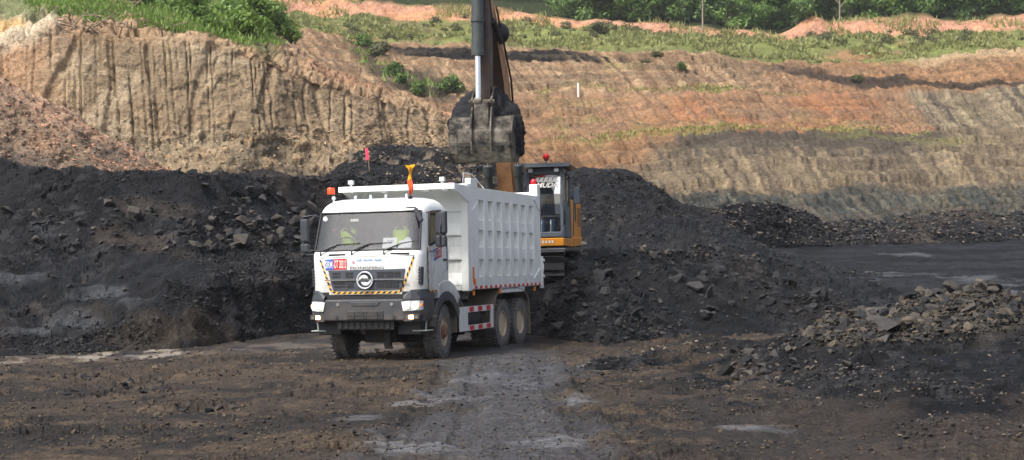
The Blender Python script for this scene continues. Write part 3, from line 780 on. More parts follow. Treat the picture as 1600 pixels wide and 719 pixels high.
sheet('pit_wall', pxgrid(380, 2400, 2.0), [h0, h1, h2, h3, h4, h5, h6, h7, h8, h9, h10, h11], [36, 46, 3, 38, 4, 46, 4, 22, 14, 6, 6], wall_shade, wall_m, 'benched tan and orange pit wall with grey shale foot and grassy top', jag=1.0, sm=5, sat=.92)
# ------------------------------------------------------------------ shared machine materials
dust = lin((120, 104, 84))
M_WHITE = mat('white_truck_paint', lin((230, 234, 232)), .34, spec=.5, coat=.3, var=.05, vscale=2.0, dirt=lin((132, 124, 110)), dirt_z=(1.1, 2.5), dirt_amt=.6, dscale=(1.5, 1.5, .6), drange=(.5, .8))
M_WHITE2 = mat('white_box_paint', lin((238, 242, 239)), .42, spec=.45, var=.05, vscale=1.5, dirt=lin((128, 122, 112)), dirt_z=(1.0, 3.4), dirt_amt=.42, bump=.10, bscale=3, dscale=(2.2, 2.2, .35), drange=(.53, .85))
M_BLK = mat('dark_plastic', lin((52, 57, 64)), .5, var=.15, dirt=dust, dirt_z=(.5, 1.6), dirt_amt=.3)
M_BLACK = mat('black_rubber', lin((30, 31, 34)), .6, var=.15)
M_CHAS = mat('chassis_steel', lin((46, 46, 48)), .7, var=.2, dirt=lin((92, 82, 70)), dirt_amt=.7)
M_MUD = mat('muddy_steel', lin((112, 103, 92)), .85, var=.25, dirt=lin((84, 74, 64)), dirt_amt=.7)
M_TYRE = mat('dusty_tyre', lin((92, 90, 88)), .9, var=.25, dirt=lin((126, 120, 112)), dirt_amt=.8, bump=.3)
M_RIM = mat('muddy_rim', lin((186, 170, 142)), .8, var=.25, dirt=lin((98, 86, 72)), dirt_amt=.8)
M_HUB = mat('rusty_hub', lin((118, 86, 70)), .8, var=.3, dirt=lin((150, 130, 108)), dirt_amt=.6)
M_GLASS = glass_mat('windscreen_glass', (.96, .98, .98), .05)
M_SIDEGL = glass_mat('side_window_glass', (.8, .84, .84), .06)
M_CHROME = mat('chrome', (.8, .82, .85), .12, 1.0)
M_STEEL = mat('bare_steel', (.45, .46, .47), .35, 1.0)
M_RED = mat('red_reflector', lin((200, 40, 44)), .4)
M_WHT = mat('white_reflector', lin((228, 228, 222)), .4)
M_YEL = mat('yellow_tape', lin((244, 176, 44)), .5)
M_INT = mat('cab_interior', lin((140, 148, 152)), .8, var=.1)
M_DASH = mat('dashboard_plastic', lin((70, 74, 78)), .7)
M_BLUE = mat('blue_print', lin((60, 96, 190)), .5)
M_LBLUE = mat('pale_blue_print', lin((120, 160, 225)), .5)
M_PINK = mat('pink_print', lin((232, 120, 150)), .5)
M_PAPER = mat('white_paper', lin((235, 238, 240)), .8)
M_LAMP = mat('lit_headlamp', lin((245, 235, 215)), .2, emit=(1.0, .86, .62), estr=1.6)
M_LAMPO = mat('lit_fog_lamp', lin((245, 200, 160)), .2, emit=(1.0, .62, .38), estr=2.2)
M_LENS = mat('clear_lens', lin((200, 205, 205)), .15)
M_AMBER = mat('amber_lens', lin((232, 130, 40)), .3)
M_ORANGE = mat('orange_beacon_lens', lin((232, 70, 40)), .25, emit=(1.0, .12, .03), estr=.35)

FONT = None
def text_mesh(body, w, h, xf, name='lettering', extrude=.001, shear=0.0, bold=0.0):
    """lettering as a mesh of w x h in local XZ, centred, facing -Y, then moved by xf"""
    cu = bpy.data.curves.new('txt', 'FONT'); cu.body = body; cu.extrude = extrude; cu.align_x = 'LEFT'; cu.shear = shear; cu.offset = bold; cu.resolution_u = 3
    ob = bpy.data.objects.new('txt', cu); COL.objects.link(ob)
    dg = bpy.context.evaluated_depsgraph_get()
    me = bpy.data.meshes.new_from_object(ob.evaluated_get(dg))
    bpy.data.objects.remove(ob); bpy.data.curves.remove(cu)
    n = len(me.vertices); co = np.empty(n * 3, np.float32); me.vertices.foreach_get('co', co); co = co.reshape(-1, 3)
    mn, mx = co.min(0), co.max(0); s = mx - mn
    q = np.empty_like(co)
    q[:, 0] = (co[:, 0] - mn[0]) / s[0] * w - w / 2
    q[:, 2] = (co[:, 1] - mn[1]) / s[1] * h - h / 2
    q[:, 1] = -co[:, 2]
    Mx = np.array(xf); q = q @ Mx[:3, :3].T + Mx[:3, 3]
    me.vertices.foreach_set('co', q.astype(np.float32).ravel()); me.update()
    me.name = name
    return me

# ------------------------------------------------------------------ dump truck  (local: x to the photo's right, y to the rear, z up)
TX, TY, TYAW = -2.975, 28.475, .3142
truck = empty('dump_truck', (TX, TY, -.04), -TYAW)
tag(truck, 'white three-axle dump truck with lit headlights parked under the loaded bucket', 'truck')

# cab shell as a loft of rounded plan sections
ZL = [1.37, 1.62, 1.9, 2.12, 2.2, 2.26, 2.34, 2.65, 2.96, 3.03, 3.10, 3.17, 3.24, 3.29, 3.32, 3.335]
def cab_section(z, ins=0.0):
    yf = np.interp(z, [1.37, 2.12, 2.2, 2.26, 3.03, 3.10, 3.17, 3.24, 3.29, 3.32, 3.335], [.0, .0, .02, .06, .29, .33, .38, .46, .56, .70, .95]) + ins
    hw = np.interp(z, [1.37, 2.2, 3.03, 3.10, 3.17, 3.24, 3.29, 3.32, 3.335], [1.205, 1.225, 1.175, 1.16, 1.125, 1.06, .99, .86, .55]) - ins
    yb = np.interp(z, [1.37, 3.10, 3.24, 3.32, 3.335], [1.62, 1.6, 1.54, 1.42, 1.2]) - ins
    ra = .15; rb = .30
    pts = []
    for u in np.linspace(-1, 1, 9): pts.append((u * (hw - ra), yf + .035 * u * u))
    for a in (30, 60, 90):
        t = R(a); pts.append((hw - ra + ra * math.sin(t), yf + .035 + rb * (1 - math.cos(t))))
    ya = yf + .035 + rb
    for fr in (.06, .5, .86, 1.0): pts.append((hw, ya + fr * (yb - .06 - ya)))
    pts.append((hw - .06, yb)); pts.append((0, yb)); pts.append((-hw + .06, yb))
    for fr in (1.0, .86, .5, .06): pts.append((-hw, ya + fr * (yb - .06 - ya)))
    for a in (90, 60, 30):
        t = R(a); pts.append((-(hw - ra + ra * math.sin(t)), yf + .035 + rb * (1 - math.cos(t))))
    return pts
def front_y(x, z):
    s = cab_section(z); hw = s[8][0]; u = abs(x) / hw
    if u <= 1: return float(s[4][1] + .035 * u * u)
    xs = [q[0] for q in s[8:12]]; ys = [q[1] for q in s[8:12]]
    return float(np.interp(abs(x), xs, ys))
NS = len(cab_section(2.0))
# column spans: 0-7 front, 8-10 right corner, 11.. right side, rear, left side, left corner
def is_screen(c, k): return (c <= 8 or c == NS - 1) and 5 <= k <= 8
def is_rwin(c, k): return c in (12, 13) and 6 <= k <= 8
LS = NS - 4  # left side columns mirrored
def is_lwin(c, k): return c in (NS - 6, NS - 5) and 6 <= k <= 8
def loft(sel, ins=0.0, top=True):
    mb = MB(); vs = []
    for z in ZL: vs += [(x, y, z if ins == 0 else min(z, 3.335 - ins)) for x, y in cab_section(z, ins)]
    fs = []
    for k in range(len(ZL) - 1):
        for c in range(NS):
            if sel(c, k): fs.append((k * NS + c, k * NS + (c + 1) % NS, (k + 1) * NS + (c + 1) % NS, (k + 1) * NS + c))
    if top:
        fs.append(tuple((len(ZL) - 1) * NS + c for c in range(NS)))
    mb.add(vs, fs); return mb
hole = lambda c, k: is_screen(c, k) or is_rwin(c, k) or is_lwin(c, k)
cab = loft(lambda c, k: not hole(c, k)).build('cab_shell', M_WHITE, truck, smooth=True)
lin_ = loft(lambda c, k: not hole(c, k) and k >= 1, .035).build('cab_lining', M_INT, truck, smooth=True)
ws = loft(is_screen, 0, False).build('windscreen', M_GLASS, truck, smooth=True)
loft(is_rwin, 0, False).build('side_window', M_SIDEGL, truck)
loft(is_lwin, 0, False).build('side_window', M_SIDEGL, truck)
# rubber seal round the windscreen
mb = MB(); S0, S1 = cab_section(ZL[5]), cab_section(ZL[9])
def sec_path(z, c0, c1):
    s = cab_section(z); return [(s[c % NS][0], s[c % NS][1] - .006, z) for c in range(c0, c1 + 1)]
bot = sec_path(ZL[5], -1, 9); top = sec_path(ZL[9], -1, 9)
right = [(cab_section(z)[9][0] + .003, cab_section(z)[9][1] - .006, z) for z in ZL[5:10]]
left = [(cab_section(z)[NS - 1][0] - .003, cab_section(z)[NS - 1][1] - .006, z) for z in ZL[5:10]]
for pth in (bot, top, right, left): mb.tube(pth, .022, 6)
mb.build('screen_seal', M_BLACK, ws, smooth=True)
# sun visor sticker and round badge on the glass
mb = MB()
yy = front_y(-.98, 2.93); mb.cyl((-.98, yy - .012, 2.92), (-.98, yy - .004, 2.92), .05, 16)
mb.build('round_sticker', M_PAPER, ws)
mb = MB(); yy = front_y(-.32, 2.88); mb.box(-.41, -.23, yy + .02, yy + .024, 2.85, 2.90); mb.build('screen_sticker', M_WHT, ws)

# doors (lower panels), grooves, handles
for s, nm in ((1, 'r'), (-1, 'l')):
    d = MB()
    d.prism([(.335, 1.40), (.86, 1.40), (.93, 1.60), (1.06, 1.74), (1.24, 1.82), (1.40, 1.84), (1.40, 2.46), (.36, 2.30)], 0, s * 1.200, s * 1.238)
    door = d.build('door', M_WHITE, truck, bevel=.008)
    g = MB()
    g.bar((s * 1.24, .318, 1.38), (s * 1.236, .325, 2.30), .012, .016); g.bar((s * 1.24, 1.415, 1.83), (s * 1.236, 1.42, 2.5), .012, .016)
    tag(g.build('door_gap', M_BLACK, door), kind='stuff')
    y = MB(); b = MB()
    for i in range(10):
        z0 = 1.40 + i * .088
        (y if i % 2 else b).box(s * 1.238, s * 1.243, .335, .352, z0, z0 + .086)
    for i in range(6):
        y0 = .35 + i * .083
        (y if i % 2 else b).box(s * 1.238, s * 1.243, y0, y0 + .081, 1.402, 1.43)
    tag(y.build('yellow_edge_tape', M_YEL, door), kind='stuff'); tag(b.build('black_edge_tape', M_BLACK, door), kind='stuff')
    h = MB(); h.box(s * 1.236, s * 1.262, 1.18, 1.36, 2.02, 2.06); h.build('handle', M_BLACK, door, bevel=.006)
    w = MB()
    fr = [(.43, 2.33), (1.36, 2.50), (1.37, 2.95), (.58, 2.99)]
    for i in range(4):
        a, c = fr[i], fr[(i + 1) % 4]
        w.bar((s * np.interp(a[1], [2.2, 3.03], [1.232, 1.182]), a[0], a[1]), (s * np.interp(c[1], [2.2, 3.03], [1.232, 1.182]), c[0], c[1]), .03, .05, up=(1, 0, 0))
    w.build('window_frame', M_BLACK, door)
    # registration sticker on the visible door
    if s == 1:
        t = MB(); t.add([(1.2415, .60, 2.24), (1.2415, .83, 2.28), (1.2415, .86, 2.06), (1.2415, .66, 2.01)], [(0, 1, 2, 3)]); 
        t.build('number_sticker', M_BLUE, door)
        t = MB(); t.add([(1.243, .80, 2.275), (1.243, 1.08, 2.32), (1.243, 1.10, 2.11), (1.243, .83, 2.055)], [(0, 1, 2, 3)]); t.build('number_sticker', M_RED, door)
        Mx = Matrix.Translation((1.246, .84, 2.165)) @ Matrix.Rotation(math.pi / 2, 4, 'Z') @ Matrix.Rotation(-.19, 4, 'Y')
        link('lettering', text_mesh('SRM-DT 28212', .44, .13, Mx), M_WHT, door)
    # wheel-arch fender
    a = MB(); ctr = (1.33, .52)
    arc = lambda r, a0, a1, n: [(ctr[0] - r * math.cos(R(t)), ctr[1] + r * math.sin(R(t))) for t in np.linspace(a0, a1, n)]
    a.prism(arc(.68, 12, 152, 16) + arc(.86, 152, 12, 16), 0, s * .96, s * 1.262)
    a.build('wheel_arch', M_BLK, truck, bevel=.012)
    a = MB(); a.prism(arc(.862, 58, 138, 12) + arc(1.10, 138, 66, 12), 0, s * 1.02, s * 1.252); a.build('fender', M_WHITE, truck, bevel=.02)
    a = MB(); a.prism([(2.02, .50), (2.06, .50), (2.02, 1.35), (1.98, 1.35)], 0, s * .70, s * 1.20); a.build('mud_guard', M_MUD, truck)
    a = MB(); a.prism([(.62, .62), (.66, .62), (.66, 1.3), (.62, 1.3)], 0, s * .75, s * 1.18); a.build('inner_arch_plate', M_CHAS, truck)

# front panel details
def on_front(pts, off): return [(x, front_y(x, z) - off, z) for x, z in pts]
mb = MB(); mb.add(on_front([(-.80, 1.86), (-.4, 1.865), (0, 1.87), (.4, 1.87), (.87, 1.875), (.80, 1.475), (.4, 1.465), (0, 1.46), (-.4, 1.46), (-.70, 1.46)], .028) + on_front([(-.80, 1.86), (-.4, 1.865), (0, 1.87), (.4, 1.87), (.87, 1.875), (.80, 1.475), (.4, 1.465), (0, 1.46), (-.4, 1.46), (-.70, 1.46)], -.02),
       [tuple(range(10))] + [(i, (i + 1) % 10, 10 + (i + 1) % 10, 10 + i) for i in range(10)])
M_SLOT = mat('grille_dark', lin((34, 36, 40)), .5)
grille = mb.build('grille', mat('grille_plastic', lin((66, 72, 80)), .45), truck, bevel=.006)
for z0, z1 in ((1.70, 1.83), (1.50, 1.62)):
    for a, b in ((-.70, -.42), (-.40, -.24), (.28, .44), (.46, .62), (.64, .78)):
        xa = a * (1 if z0 > 1.6 else .95); xb = b * (1 if z0 > 1.6 else .95)
        for zz in np.linspace(z0, z1, 3)[:2]:
            mb = MB(); mb.box(xa, xb, front_y(xa, z0) - .034, front_y(xa, z0) - .020, zz + .008, zz + .052); mb.build('grille_slot', M_SLOT, grille)
mb = MB(); mb.box(-.86, .93, -.052, -.028, 1.652, 1.672); mb.build('chrome_strip', M_CHROME, grille)
# round emblem with two curved blades
mb = MB(); c = (.03, -.06, 1.655)
mb.lathe([(0.02, .02), (0.0, .165), (.03, .178), (.05, .178)], c, 1, 32); emb = mb.build('emblem_disc', mat('emblem_dark', lin((40, 44, 52)), .3), grille, smooth=True)
mb = MB()
ring = [(c[0] + .165 * math.cos(t), c[1] - .005, c[2] + .165 * math.sin(t)) for t in np.linspace(0, 2 * math.pi, 41)]
mb.tube(ring, .016, 6, cap=False)
for k in (0, 1):
    o1 = []; o2 = []
    for t in np.linspace(0, 1, 12):
        a = R(190 - 170 * t) + k * math.pi
        ro = .142 - .06 * t; wv = .075 * math.sin(math.pi * min(1, t)) ** .8
        o1.append((c[0] + ro * math.cos(a), c[2] + ro * math.sin(a))); ri = max(ro - wv, .03)
        o2.append((c[0] + ri * math.cos(a), c[2] + ri * math.sin(a)))
    for i in range(11):
        mb.prism([o1[i], o1[i + 1], o2[i + 1], o2[i]], 1, c[1] - .012, c[1] + .004)
mb.build('emblem', mat('emblem_silver', lin((222, 226, 230)), .25, .3), emb)
# warning tape round the front panel
pth = [(-.985, 2.08), (-.75, 1.45), (-.66, 1.405), (.70, 1.405), (.80, 1.45), (1.06, 2.12)]
seg = []; 
for (a, b) in zip(pth[:-1], pth[1:]):
    n = max(1, int(round(math.dist(a, b) / .062)))
    for i in range(n):
        seg.append(((a[0] + (b[0] - a[0]) * i / n, a[1] + (b[1] - a[1]) * i / n), (a[0] + (b[0] - a[0]) * (i + 1) / n, a[1] + (b[1] - a[1]) * (i + 1) / n)))
y = MB(); b = MB()
for i, (p, q) in enumerate(seg):
    dx, dz = q[0] - p[0], q[1] - p[1]; L_ = math.hypot(dx, dz); nx, nz = -dz / L_ * .02, dx / L_ * .02; sx, sz = dx * .35, dz * .35
    pts = [(p[0] + nx + sx, p[1] + nz + sz), (q[0] + nx + sx, q[1] + nz + sz), (q[0] - nx - sx, q[1] - nz - sz), (p[0] - nx - sx, p[1] - nz - sz)]
    fr_ = on_front(pts, .006)
    (y if i % 2 else b).add(fr_, [(0, 1, 2, 3)])
tag(y.build('yellow_tape', M_YEL, cab), kind='stuff'); tag(b.build('black_tape', M_BLACK, cab), kind='stuff')
# number plate, small print and maker's lettering
mb = MB(); mb.add(on_front([(-.87, 2.085), (-.685, 2.09), (-.685, 1.875), (-.87, 1.87)], .01), [(0, 1, 2, 3)]); pl = mb.build('number_plate', M_BLUE, cab)
mb = MB(); mb.add(on_front([(-.685, 2.09), (-.39, 2.097), (-.39, 1.88), (-.685, 1.875)], .01), [(0, 1, 2, 3)]); mb.build('number_plate', M_RED, cab)
link('lettering', text_mesh('SRM', .15, .15, Matrix.Translation((-.785, front_y(-.78, 2) - .013, 1.98)), bold=.01), M_WHT, cab)
link('lettering', text_mesh('-DT 28212', .28, .16, Matrix.Translation((-.54, front_y(-.54, 2) - .013, 1.985)), bold=.01), M_WHT, cab)
link('lettering', text_mesh('PT SARI REKSA MINING', .52, .035, Matrix.Translation((.12, -.012, 2.06))), M_LBLUE, cab) if False else None
mb = MB()
for i in range(15):
    if i in (3, 10): continue
    x0 = -.16 + i * .036; hgt = .022 + .008 * ((i * 7) % 3)
    mb.box(x0, x0 + .025, -.011, -.006, 2.045, 2.045 + hgt)
tag(mb.build('small_print', M_LBLUE, cab), kind='stuff')
mb = MB(); mb.cyl((-.24, -.012, 2.02), (-.24, -.006, 2.02), .025, 12); mb.build('pink_dot', M_PINK, cab)
link('lettering', text_mesh('DONGFENG', .74, .055, Matrix.Translation((.06, -.010, 1.905))), M_BLK, cab)
# cowl line, wiper vents, wipers
mb = MB(); mb.tube(on_front([(-.98, 2.115), (-.5, 2.125), (0, 2.13), (.5, 2.13), (1.07, 2.135)], .002), .005, 5); mb.build('panel_gap', M_BLACK, cab)
for x0, x1 in ((-.80, -.42), (.55, .96)):
    mb = MB(); yv = front_y((x0 + x1) / 2, 2.175); mb.box(x0, x1, yv - .012, yv + .03, 2.155, 2.195); mb.build('cowl_vent', M_BLACK, cab, bevel=.008)
for xb in (-.98, -.28, .42):
    mb = MB(); y0 = front_y(xb, 2.2) - .035
    mb.tube([(xb, y0 + .03, 2.17), (xb, y0, 2.24), (xb + .32, front_y(xb + .32, 2.37) - .03, 2.37)], [.022, .02, .012], 6)
    z1 = 2.40 + (.03 if xb > .3 else 0)
    mb.tube([(xb + .1, front_y(xb + .1, 2.29) - .02, 2.28), (xb + .36, front_y(xb + .36, 2.39) - .025, 2.385), (min(xb + .84, 1.1), front_y(min(xb + .84, 1.1), z1) - .02, z1)], .010, 5)
    mb.build('wiper', M_BLACK, cab)
# corner air intakes
for s in (-1, 1):
    mb = MB(); mb.prism([(s * 1.10, 1.93), (s * 1.20, 1.90), (s * 1.19, 1.54), (s * 1.07, 1.56)], 1, .075, .26)
    v = mb.build('corner_intake', M_BLK, cab, bevel=.01)
    mb = MB()
    for i in range(5): mb.box(s * 1.085, s * 1.185, .068, .08, 1.585 + i * .062, 1.61 + i * .062)
    mb.build('louvre', M_BLACK, v)
# bumper
mb = MB()
mb.prism([(-.84, 1.27), (.86, 1.27), (.90, .84), (-.90, .84)], 1, -.10, .30); bump = mb.build('bumper', M_BLK, truck, bevel=.035, seg=3)
mb = MB(); mb.box(-1.15, 1.15, .02, .3, 1.25, 1.42); mb.build('upper_gap_panel', M_BLACK, truck)
mb = MB(); mb.box(-.36, .44, -.112, -.05, .87, 1.04); mb.build('bumper_recess', M_CHAS, bump, bevel=.01)
mb = MB()
for x in (-.22, -.02, .04, .28): mb.box(x, x + .035, -.122, -.1, .88, 1.02)
mb.box(-.36, .44, -.12, -.1, .945, .965); mb.build('tow_bracket', M_CHAS, bump)
mb = MB(); mb.prism([(-.30, 1.22), (.38, 1.22), (.30, 1.14), (-.22, 1.14)], 1, -.112, -.09); mb.build('step_pad', M_BLK, bump, bevel=.008)
for x, z in ((-.55, 1.17), (.62, 1.17), (-.58, .92), (.66, .92)):
    mb = MB(); mb.cyl((x, -.115, z), (x, -.09, z), .035, 12); mb.build('bolt', M_STEEL if z > 1 else M_CHAS, bump)
for s in (-1, 1):
    mb = MB()
    # corner deflector: wraps back round the corner
    pl_ = [(s * .86, -.09), (s * 1.02, -.06), (s * 1.18, .03), (s * 1.25, .20), (s * 1.25, .62), (s * 1.0, .62), (s * .86, .3)]
    def ring_(z, k=1.0): return [(x * k if abs(x) > 1.1 else x, y_, z) for x, y_ in pl_]
    n = len(pl_); vs = ring_(.82, .97) + ring_(1.0) + ring_(1.28) + [(x * .985, y_ + .03, 1.46 if abs(x) > .95 else 1.34) for x, y_ in pl_]
    fs = [tuple(range(n))[::-1], tuple(range(3 * n, 4 * n))] + [(k * n + i, k * n + (i + 1) % n, (k + 1) * n + (i + 1) % n, (k + 1) * n + i) for k in range(3) for i in range(n)]
    mb.add(vs, fs); cn = mb.build('bumper_corner', M_BLK, truck, bevel=.012)
    mb = MB(); mb.add([(s * .83, -.118, 1.22), (s * 1.0, -.09, 1.235), (s * 1.17, .015, 1.235), (s * 1.22, .09, 1.225), (s * 1.22, .09, 1.06), (s * 1.17, .01, 1.045), (s * 1.0, -.095, 1.035), (s * .87, -.12, 1.035)], [(0, 1, 6, 7), (1, 2, 5, 6), (2, 3, 4, 5)])
    hl = mb.build('headlamp_lens', M_LENS, truck)
    mb = MB()
    for cx, cy, r_ in ((.93, -.118, .062), (1.09, -.055, .07)):
        mb.cyl((s * cx, cy - .012, 1.135), (s * cx, cy + .03, 1.135), r_, 14)
    mb.build('headlamp', M_LAMP, hl)
    mb = MB(); mb.cyl((s * 1.185, .03, 1.15), (s * 1.185, .08, 1.15), .035, 10); mb.build('indicator', M_AMBER, hl)
    mb = MB(); mb.box(s * .93, s * 1.20, -.06, .1, .855, .965); fg = mb.build('fog_lamp_housing', M_BLACK, truck, bevel=.015)
    mb = MB(); mb.box(s * .95, s * 1.07, -.072, -.05, .87, .955); mb.build('fog_lamp', M_LAMPO, fg, bevel=.01)
    mb = MB(); mb.cyl((s * 1.13, -.068, .91), (s * 1.13, -.05, .91), .035, 12); mb.build('fog_lamp_dark', M_MUD, fg)
    mb = MB(); mb.box(s * .95, s * 1.27, .15, .5, .62, .645); mb.bar((s * 1.18, .3, .64), (s * 1.2, .3, .84), .03); mb.build('step', mat('step_plate', lin((150, 160, 152)), .5, dirt=dust), truck, bevel=.005)
    mb = MB(); mb.box(s * 1.12, s * 1.27, .52, .72, .86, .93); mb.build('side_marker', M_AMBER if s < 0 else M_MUD, truck, bevel=.01)
    mb = MB(); mb.box(s * .62, s * 1.12, .18, .5, .55, .83); mb.build('bumper_skirt', M_BLACK, truck, bevel=.02)
mb = MB(); mb.box(-.62, .62, .0, .12, .66, .84)
for i in range(9): mb.box(-.58 + i * .13, -.50 + i * .13, -.02, .02, .68, .82)
mb.build('lower_grille', M_BLACK, truck, bevel=.01)
# underbody
mb = MB(); mb.box(-.43, -.33, .2, 8.0, .82, 1.08); mb.box(.33, .43, .2, 8.0, .82, 1.08)
for yv in (.4, 1.9, 3.4, 4.6, 5.8, 7.4): mb.box(-.4, .4, yv, yv + .1, .85, 1.05)
mb.build('chassis_frame', M_CHAS, truck)
mb = MB(); mb.tube([(-.95, 1.32, .5), (-.5, 1.32, .42), (.5, 1.32, .42), (.95, 1.32, .5)], .085, 8); mb.box(-.35, .35, .75, 1.7, .36, .85)
mb.build('front_axle', M_CHAS, truck, bevel=.02)
mb = MB()
for yv in (5.15, 6.48): mb.tube([(-1.0, yv, .53), (-.3, yv, .53), (-.2, yv, .53), (.2, yv, .53), (.3, yv, .53), (1.0, yv, .53)], [.1, .1, .24, .24, .1, .1], 10)
for s in (-1, 1):
    for i in range(4): mb.box(s * .42, s * .52, 5.0 - .1 * i + .2, 6.6 + .1 * i - .2, .62 + i * .04, .655 + i * .04)
mb.build('rear_axles', M_CHAS, truck)
mb = MB(); mb.tube([(0, 1.8, .75), (0, 5.0, .6)], .07, 8); mb.build('drive_shaft', M_CHAS, truck)
mb = MB(); mb.box(.18, .32, .5, .62, .30, .60); mb.cyl((.20, .5, .28), (.38, .5, .28), .03, 8); mb.build('tow_hook', M_CHAS, truck, bevel=.02)
mb = MB(); mb.lathe([(0, .28), (.02, .30), (.9, .30), (.92, .28)], (.82, 2.9, .80), 1, 24); mb.build('fuel_tank', M_CHAS, truck, smooth=True)
mb = MB(); mb.lathe([(0, .14), (.5, .14)], (-.95, 2.6, .8), 1, 16); mb.box(-1.15, -.6, 3.3, 4.2, .55, 1.0); mb.build('air_tank', M_CHAS, truck, bevel=.02)
mb = MB(); mb.box(.55, 1.1, 2.25, 2.6, .75, 1.3); mb.build('battery_box', M_CHAS, truck, bevel=.02)
mb = MB(); mb.tube([(.9, 1.9, 1.28), (1.05, 2.1, 1.3), (1.1, 2.35, 1.1), (1.1, 2.4, .8)], .05, 8); mb.tube([(.7, 2.0, 1.3), (.9, 2.7, 1.32), (1.0, 2.9, 1.05), (1.0, 2.95, .7)], .045, 8); mb.build('intake_pipe', M_MUD, truck, smooth=True)
mb = MB(); mb.ball((.95, 3.55, .76), .12, 12); mb.box(.6, 1.0, 3.9, 4.2, .6, .95); mb.build('air_filter', M_CHAS, truck)
# side guards
for s in (-1, 1):
    g = MB(); x0, x1 = s * 1.215, s * 1.245
    g.box(x0, x1, 2.13, 4.32, .905, 1.03); g.box(x0, x1, 2.13, 4.32, .51, .625); g.box(x0, x1, 2.13, 2.62, .625, .905); g.box(x0, x1, 4.16, 4.32, .625, .905)
    gd_ = g.build('side_guard', M_WHITE2, truck)
    for z0, z1 in ((.915, 1.02), (.52, .615)):
        for i in range(3):
            q = MB(); ya = 2.72 + i * .56; q.box(s * 1.246, s * 1.250, ya, ya + .27, z0, z1); q.build('red_stripe', M_RED, gd_)
    q = MB()
    for yv in (2.7, 3.9):
        q.bar((s * .5, yv, .85), (s * 1.215, yv, .85), .05); q.cyl((s * 1.23, yv, .51), (s * 1.23, yv, .47), .018, 8)
    tag(q.build('guard_bracket', M_CHAS, gd_), kind='stuff')

# wheels
def tyre_mesh():
    mb = MB(); r, w = .555, .15
    mb.lathe([(-w + .01, .30), (-w - .005, .36), (-w - .01, .45), (-w + .01, .52), (-w + .03, r - .018), (-.05, r - .012), (.05, r - .012), (w - .03, r - .018), (w - .01, .52), (w + .01, .45), (w + .005, .36), (w - .01, .30)], (0, 0, 0), 0, 44, cap=False)
    n = 34
    for i in range(n):
        for s in (-1, 1):
            a = 2 * math.pi * (i + (.5 if s > 0 else 0)) / n
            M_ = Matrix.Rotation(a, 4, 'X')
            mb.box(s * .035 if s > 0 else -w - .004, w + .004 if s > 0 else -.035, -.028, .028, r - .035, r + .010, M_)
    return mb.mesh('tyre', smooth=True)
def rim_mesh(front):
    mb = MB(); n = 36
    if front: pr = [(.10, .30), (.135, .305), (.14, .29), (.10, .27), (.06, .25), (.06, .19), (.10, .17), (.12, .12)]
    else: pr = [(.10, .30), (.135, .305), (.14, .285), (.09, .265), (-.02, .25), (-.08, .23), (-.09, .12)]
    mb.lathe(pr, (0, 0, 0), 0, n)
    xx = .062 if front else -.082
    for i in range(10):
        a = 2 * math.pi * i / 10
        mb.cyl((xx, .17 * math.cos(a) if not front else .21 * math.cos(a), (.17 if not front else .21) * math.sin(a)), (xx + .045, (.17 if not front else .21) * math.cos(a), (.17 if not front else .21) * math.sin(a)), .016, 6)
    return mb.mesh('rim', smooth=True)
def hub_mesh(front):
    mb = MB()
    if front: mb.lathe([(.06, .16), (.13, .15), (.15, .12), (.18, .115), (.20, .08), (.205, .02)], (0, 0, 0), 0, 20)
    else: mb.lathe([(-.09, .14), (-.03, .13), (0, .12), (.06, .11), (.08, .08), (.085, .02)], (0, 0, 0), 0, 20)
    return mb.mesh('hub', smooth=True)
tm_ = tyre_mesh(); tm_.materials.append(M_TYRE)
rmF, rmR, hbF, hbR = rim_mesh(True), rim_mesh(False), hub_mesh(True), hub_mesh(False)
for m_ in (rmF, rmR): m_.materials.append(M_RIM)
hbF.materials.append(M_HUB); hbR.materials.append(M_RIM)
for (x, yv, fr, st) in ((1.04, 1.32, 1, .10), (-1.04, 1.32, 1, .10), (1.05, 5.15, 0, 0), (.72, 5.15, 0, 0), (-1.05, 5.15, 0, 0), (-.72, 5.15, 0, 0), (1.05, 6.48, 0, 0), (.72, 6.48, 0, 0), (-1.05, 6.48, 0, 0), (-.72, 6.48, 0, 0)):
    w = empty('wheel', (x, yv, .555)); w.parent = truck
    w.rotation_euler = (random.random() * 6, 0, (math.pi if x < 0 else 0) + st) if fr else (random.random() * 6, 0, math.pi if (x < 0) ^ (abs(x) < .9) else 0)
    w.rotation_mode = 'XYZ'
    for nm, me in (('tyre', tm_), ('rim', rmF if fr else rmR), ('hub', hbF if fr else hbR)): link(nm, me, [], w)
# rear mudguards
for s in (-1, 1):
    a = MB()
    pts = [(4.40, .45), (4.42, .9), (4.58, 1.2), (4.88, 1.34), (5.5, 1.36), (6.2, 1.36), (6.75, 1.28), (7.06, 1.05), (7.12, .7), (7.14, .22)]
    for p, q in zip(pts[:-1], pts[1:]):
        a.add([(s * .55, p[0], p[1]), (s * 1.22, p[0], p[1]), (s * 1.22, q[0], q[1]), (s * .55, q[0], q[1])], [(0, 1, 2, 3)])
        a.add([(s * .55, p[0] + .015, p[1] + .015), (s * 1.22, p[0] + .015, p[1] + .015), (s * 1.22, q[0] + .015, q[1] + .015), (s * .55, q[0] + .015, q[1] + .015)], [(0, 1, 2, 3)])
        a.bar((s * 1.22, p[0] + .007, p[1] + .007), (s * 1.22, q[0] + .007, q[1] + .007), .03)
    a.build('mudguard', M_MUD, truck)

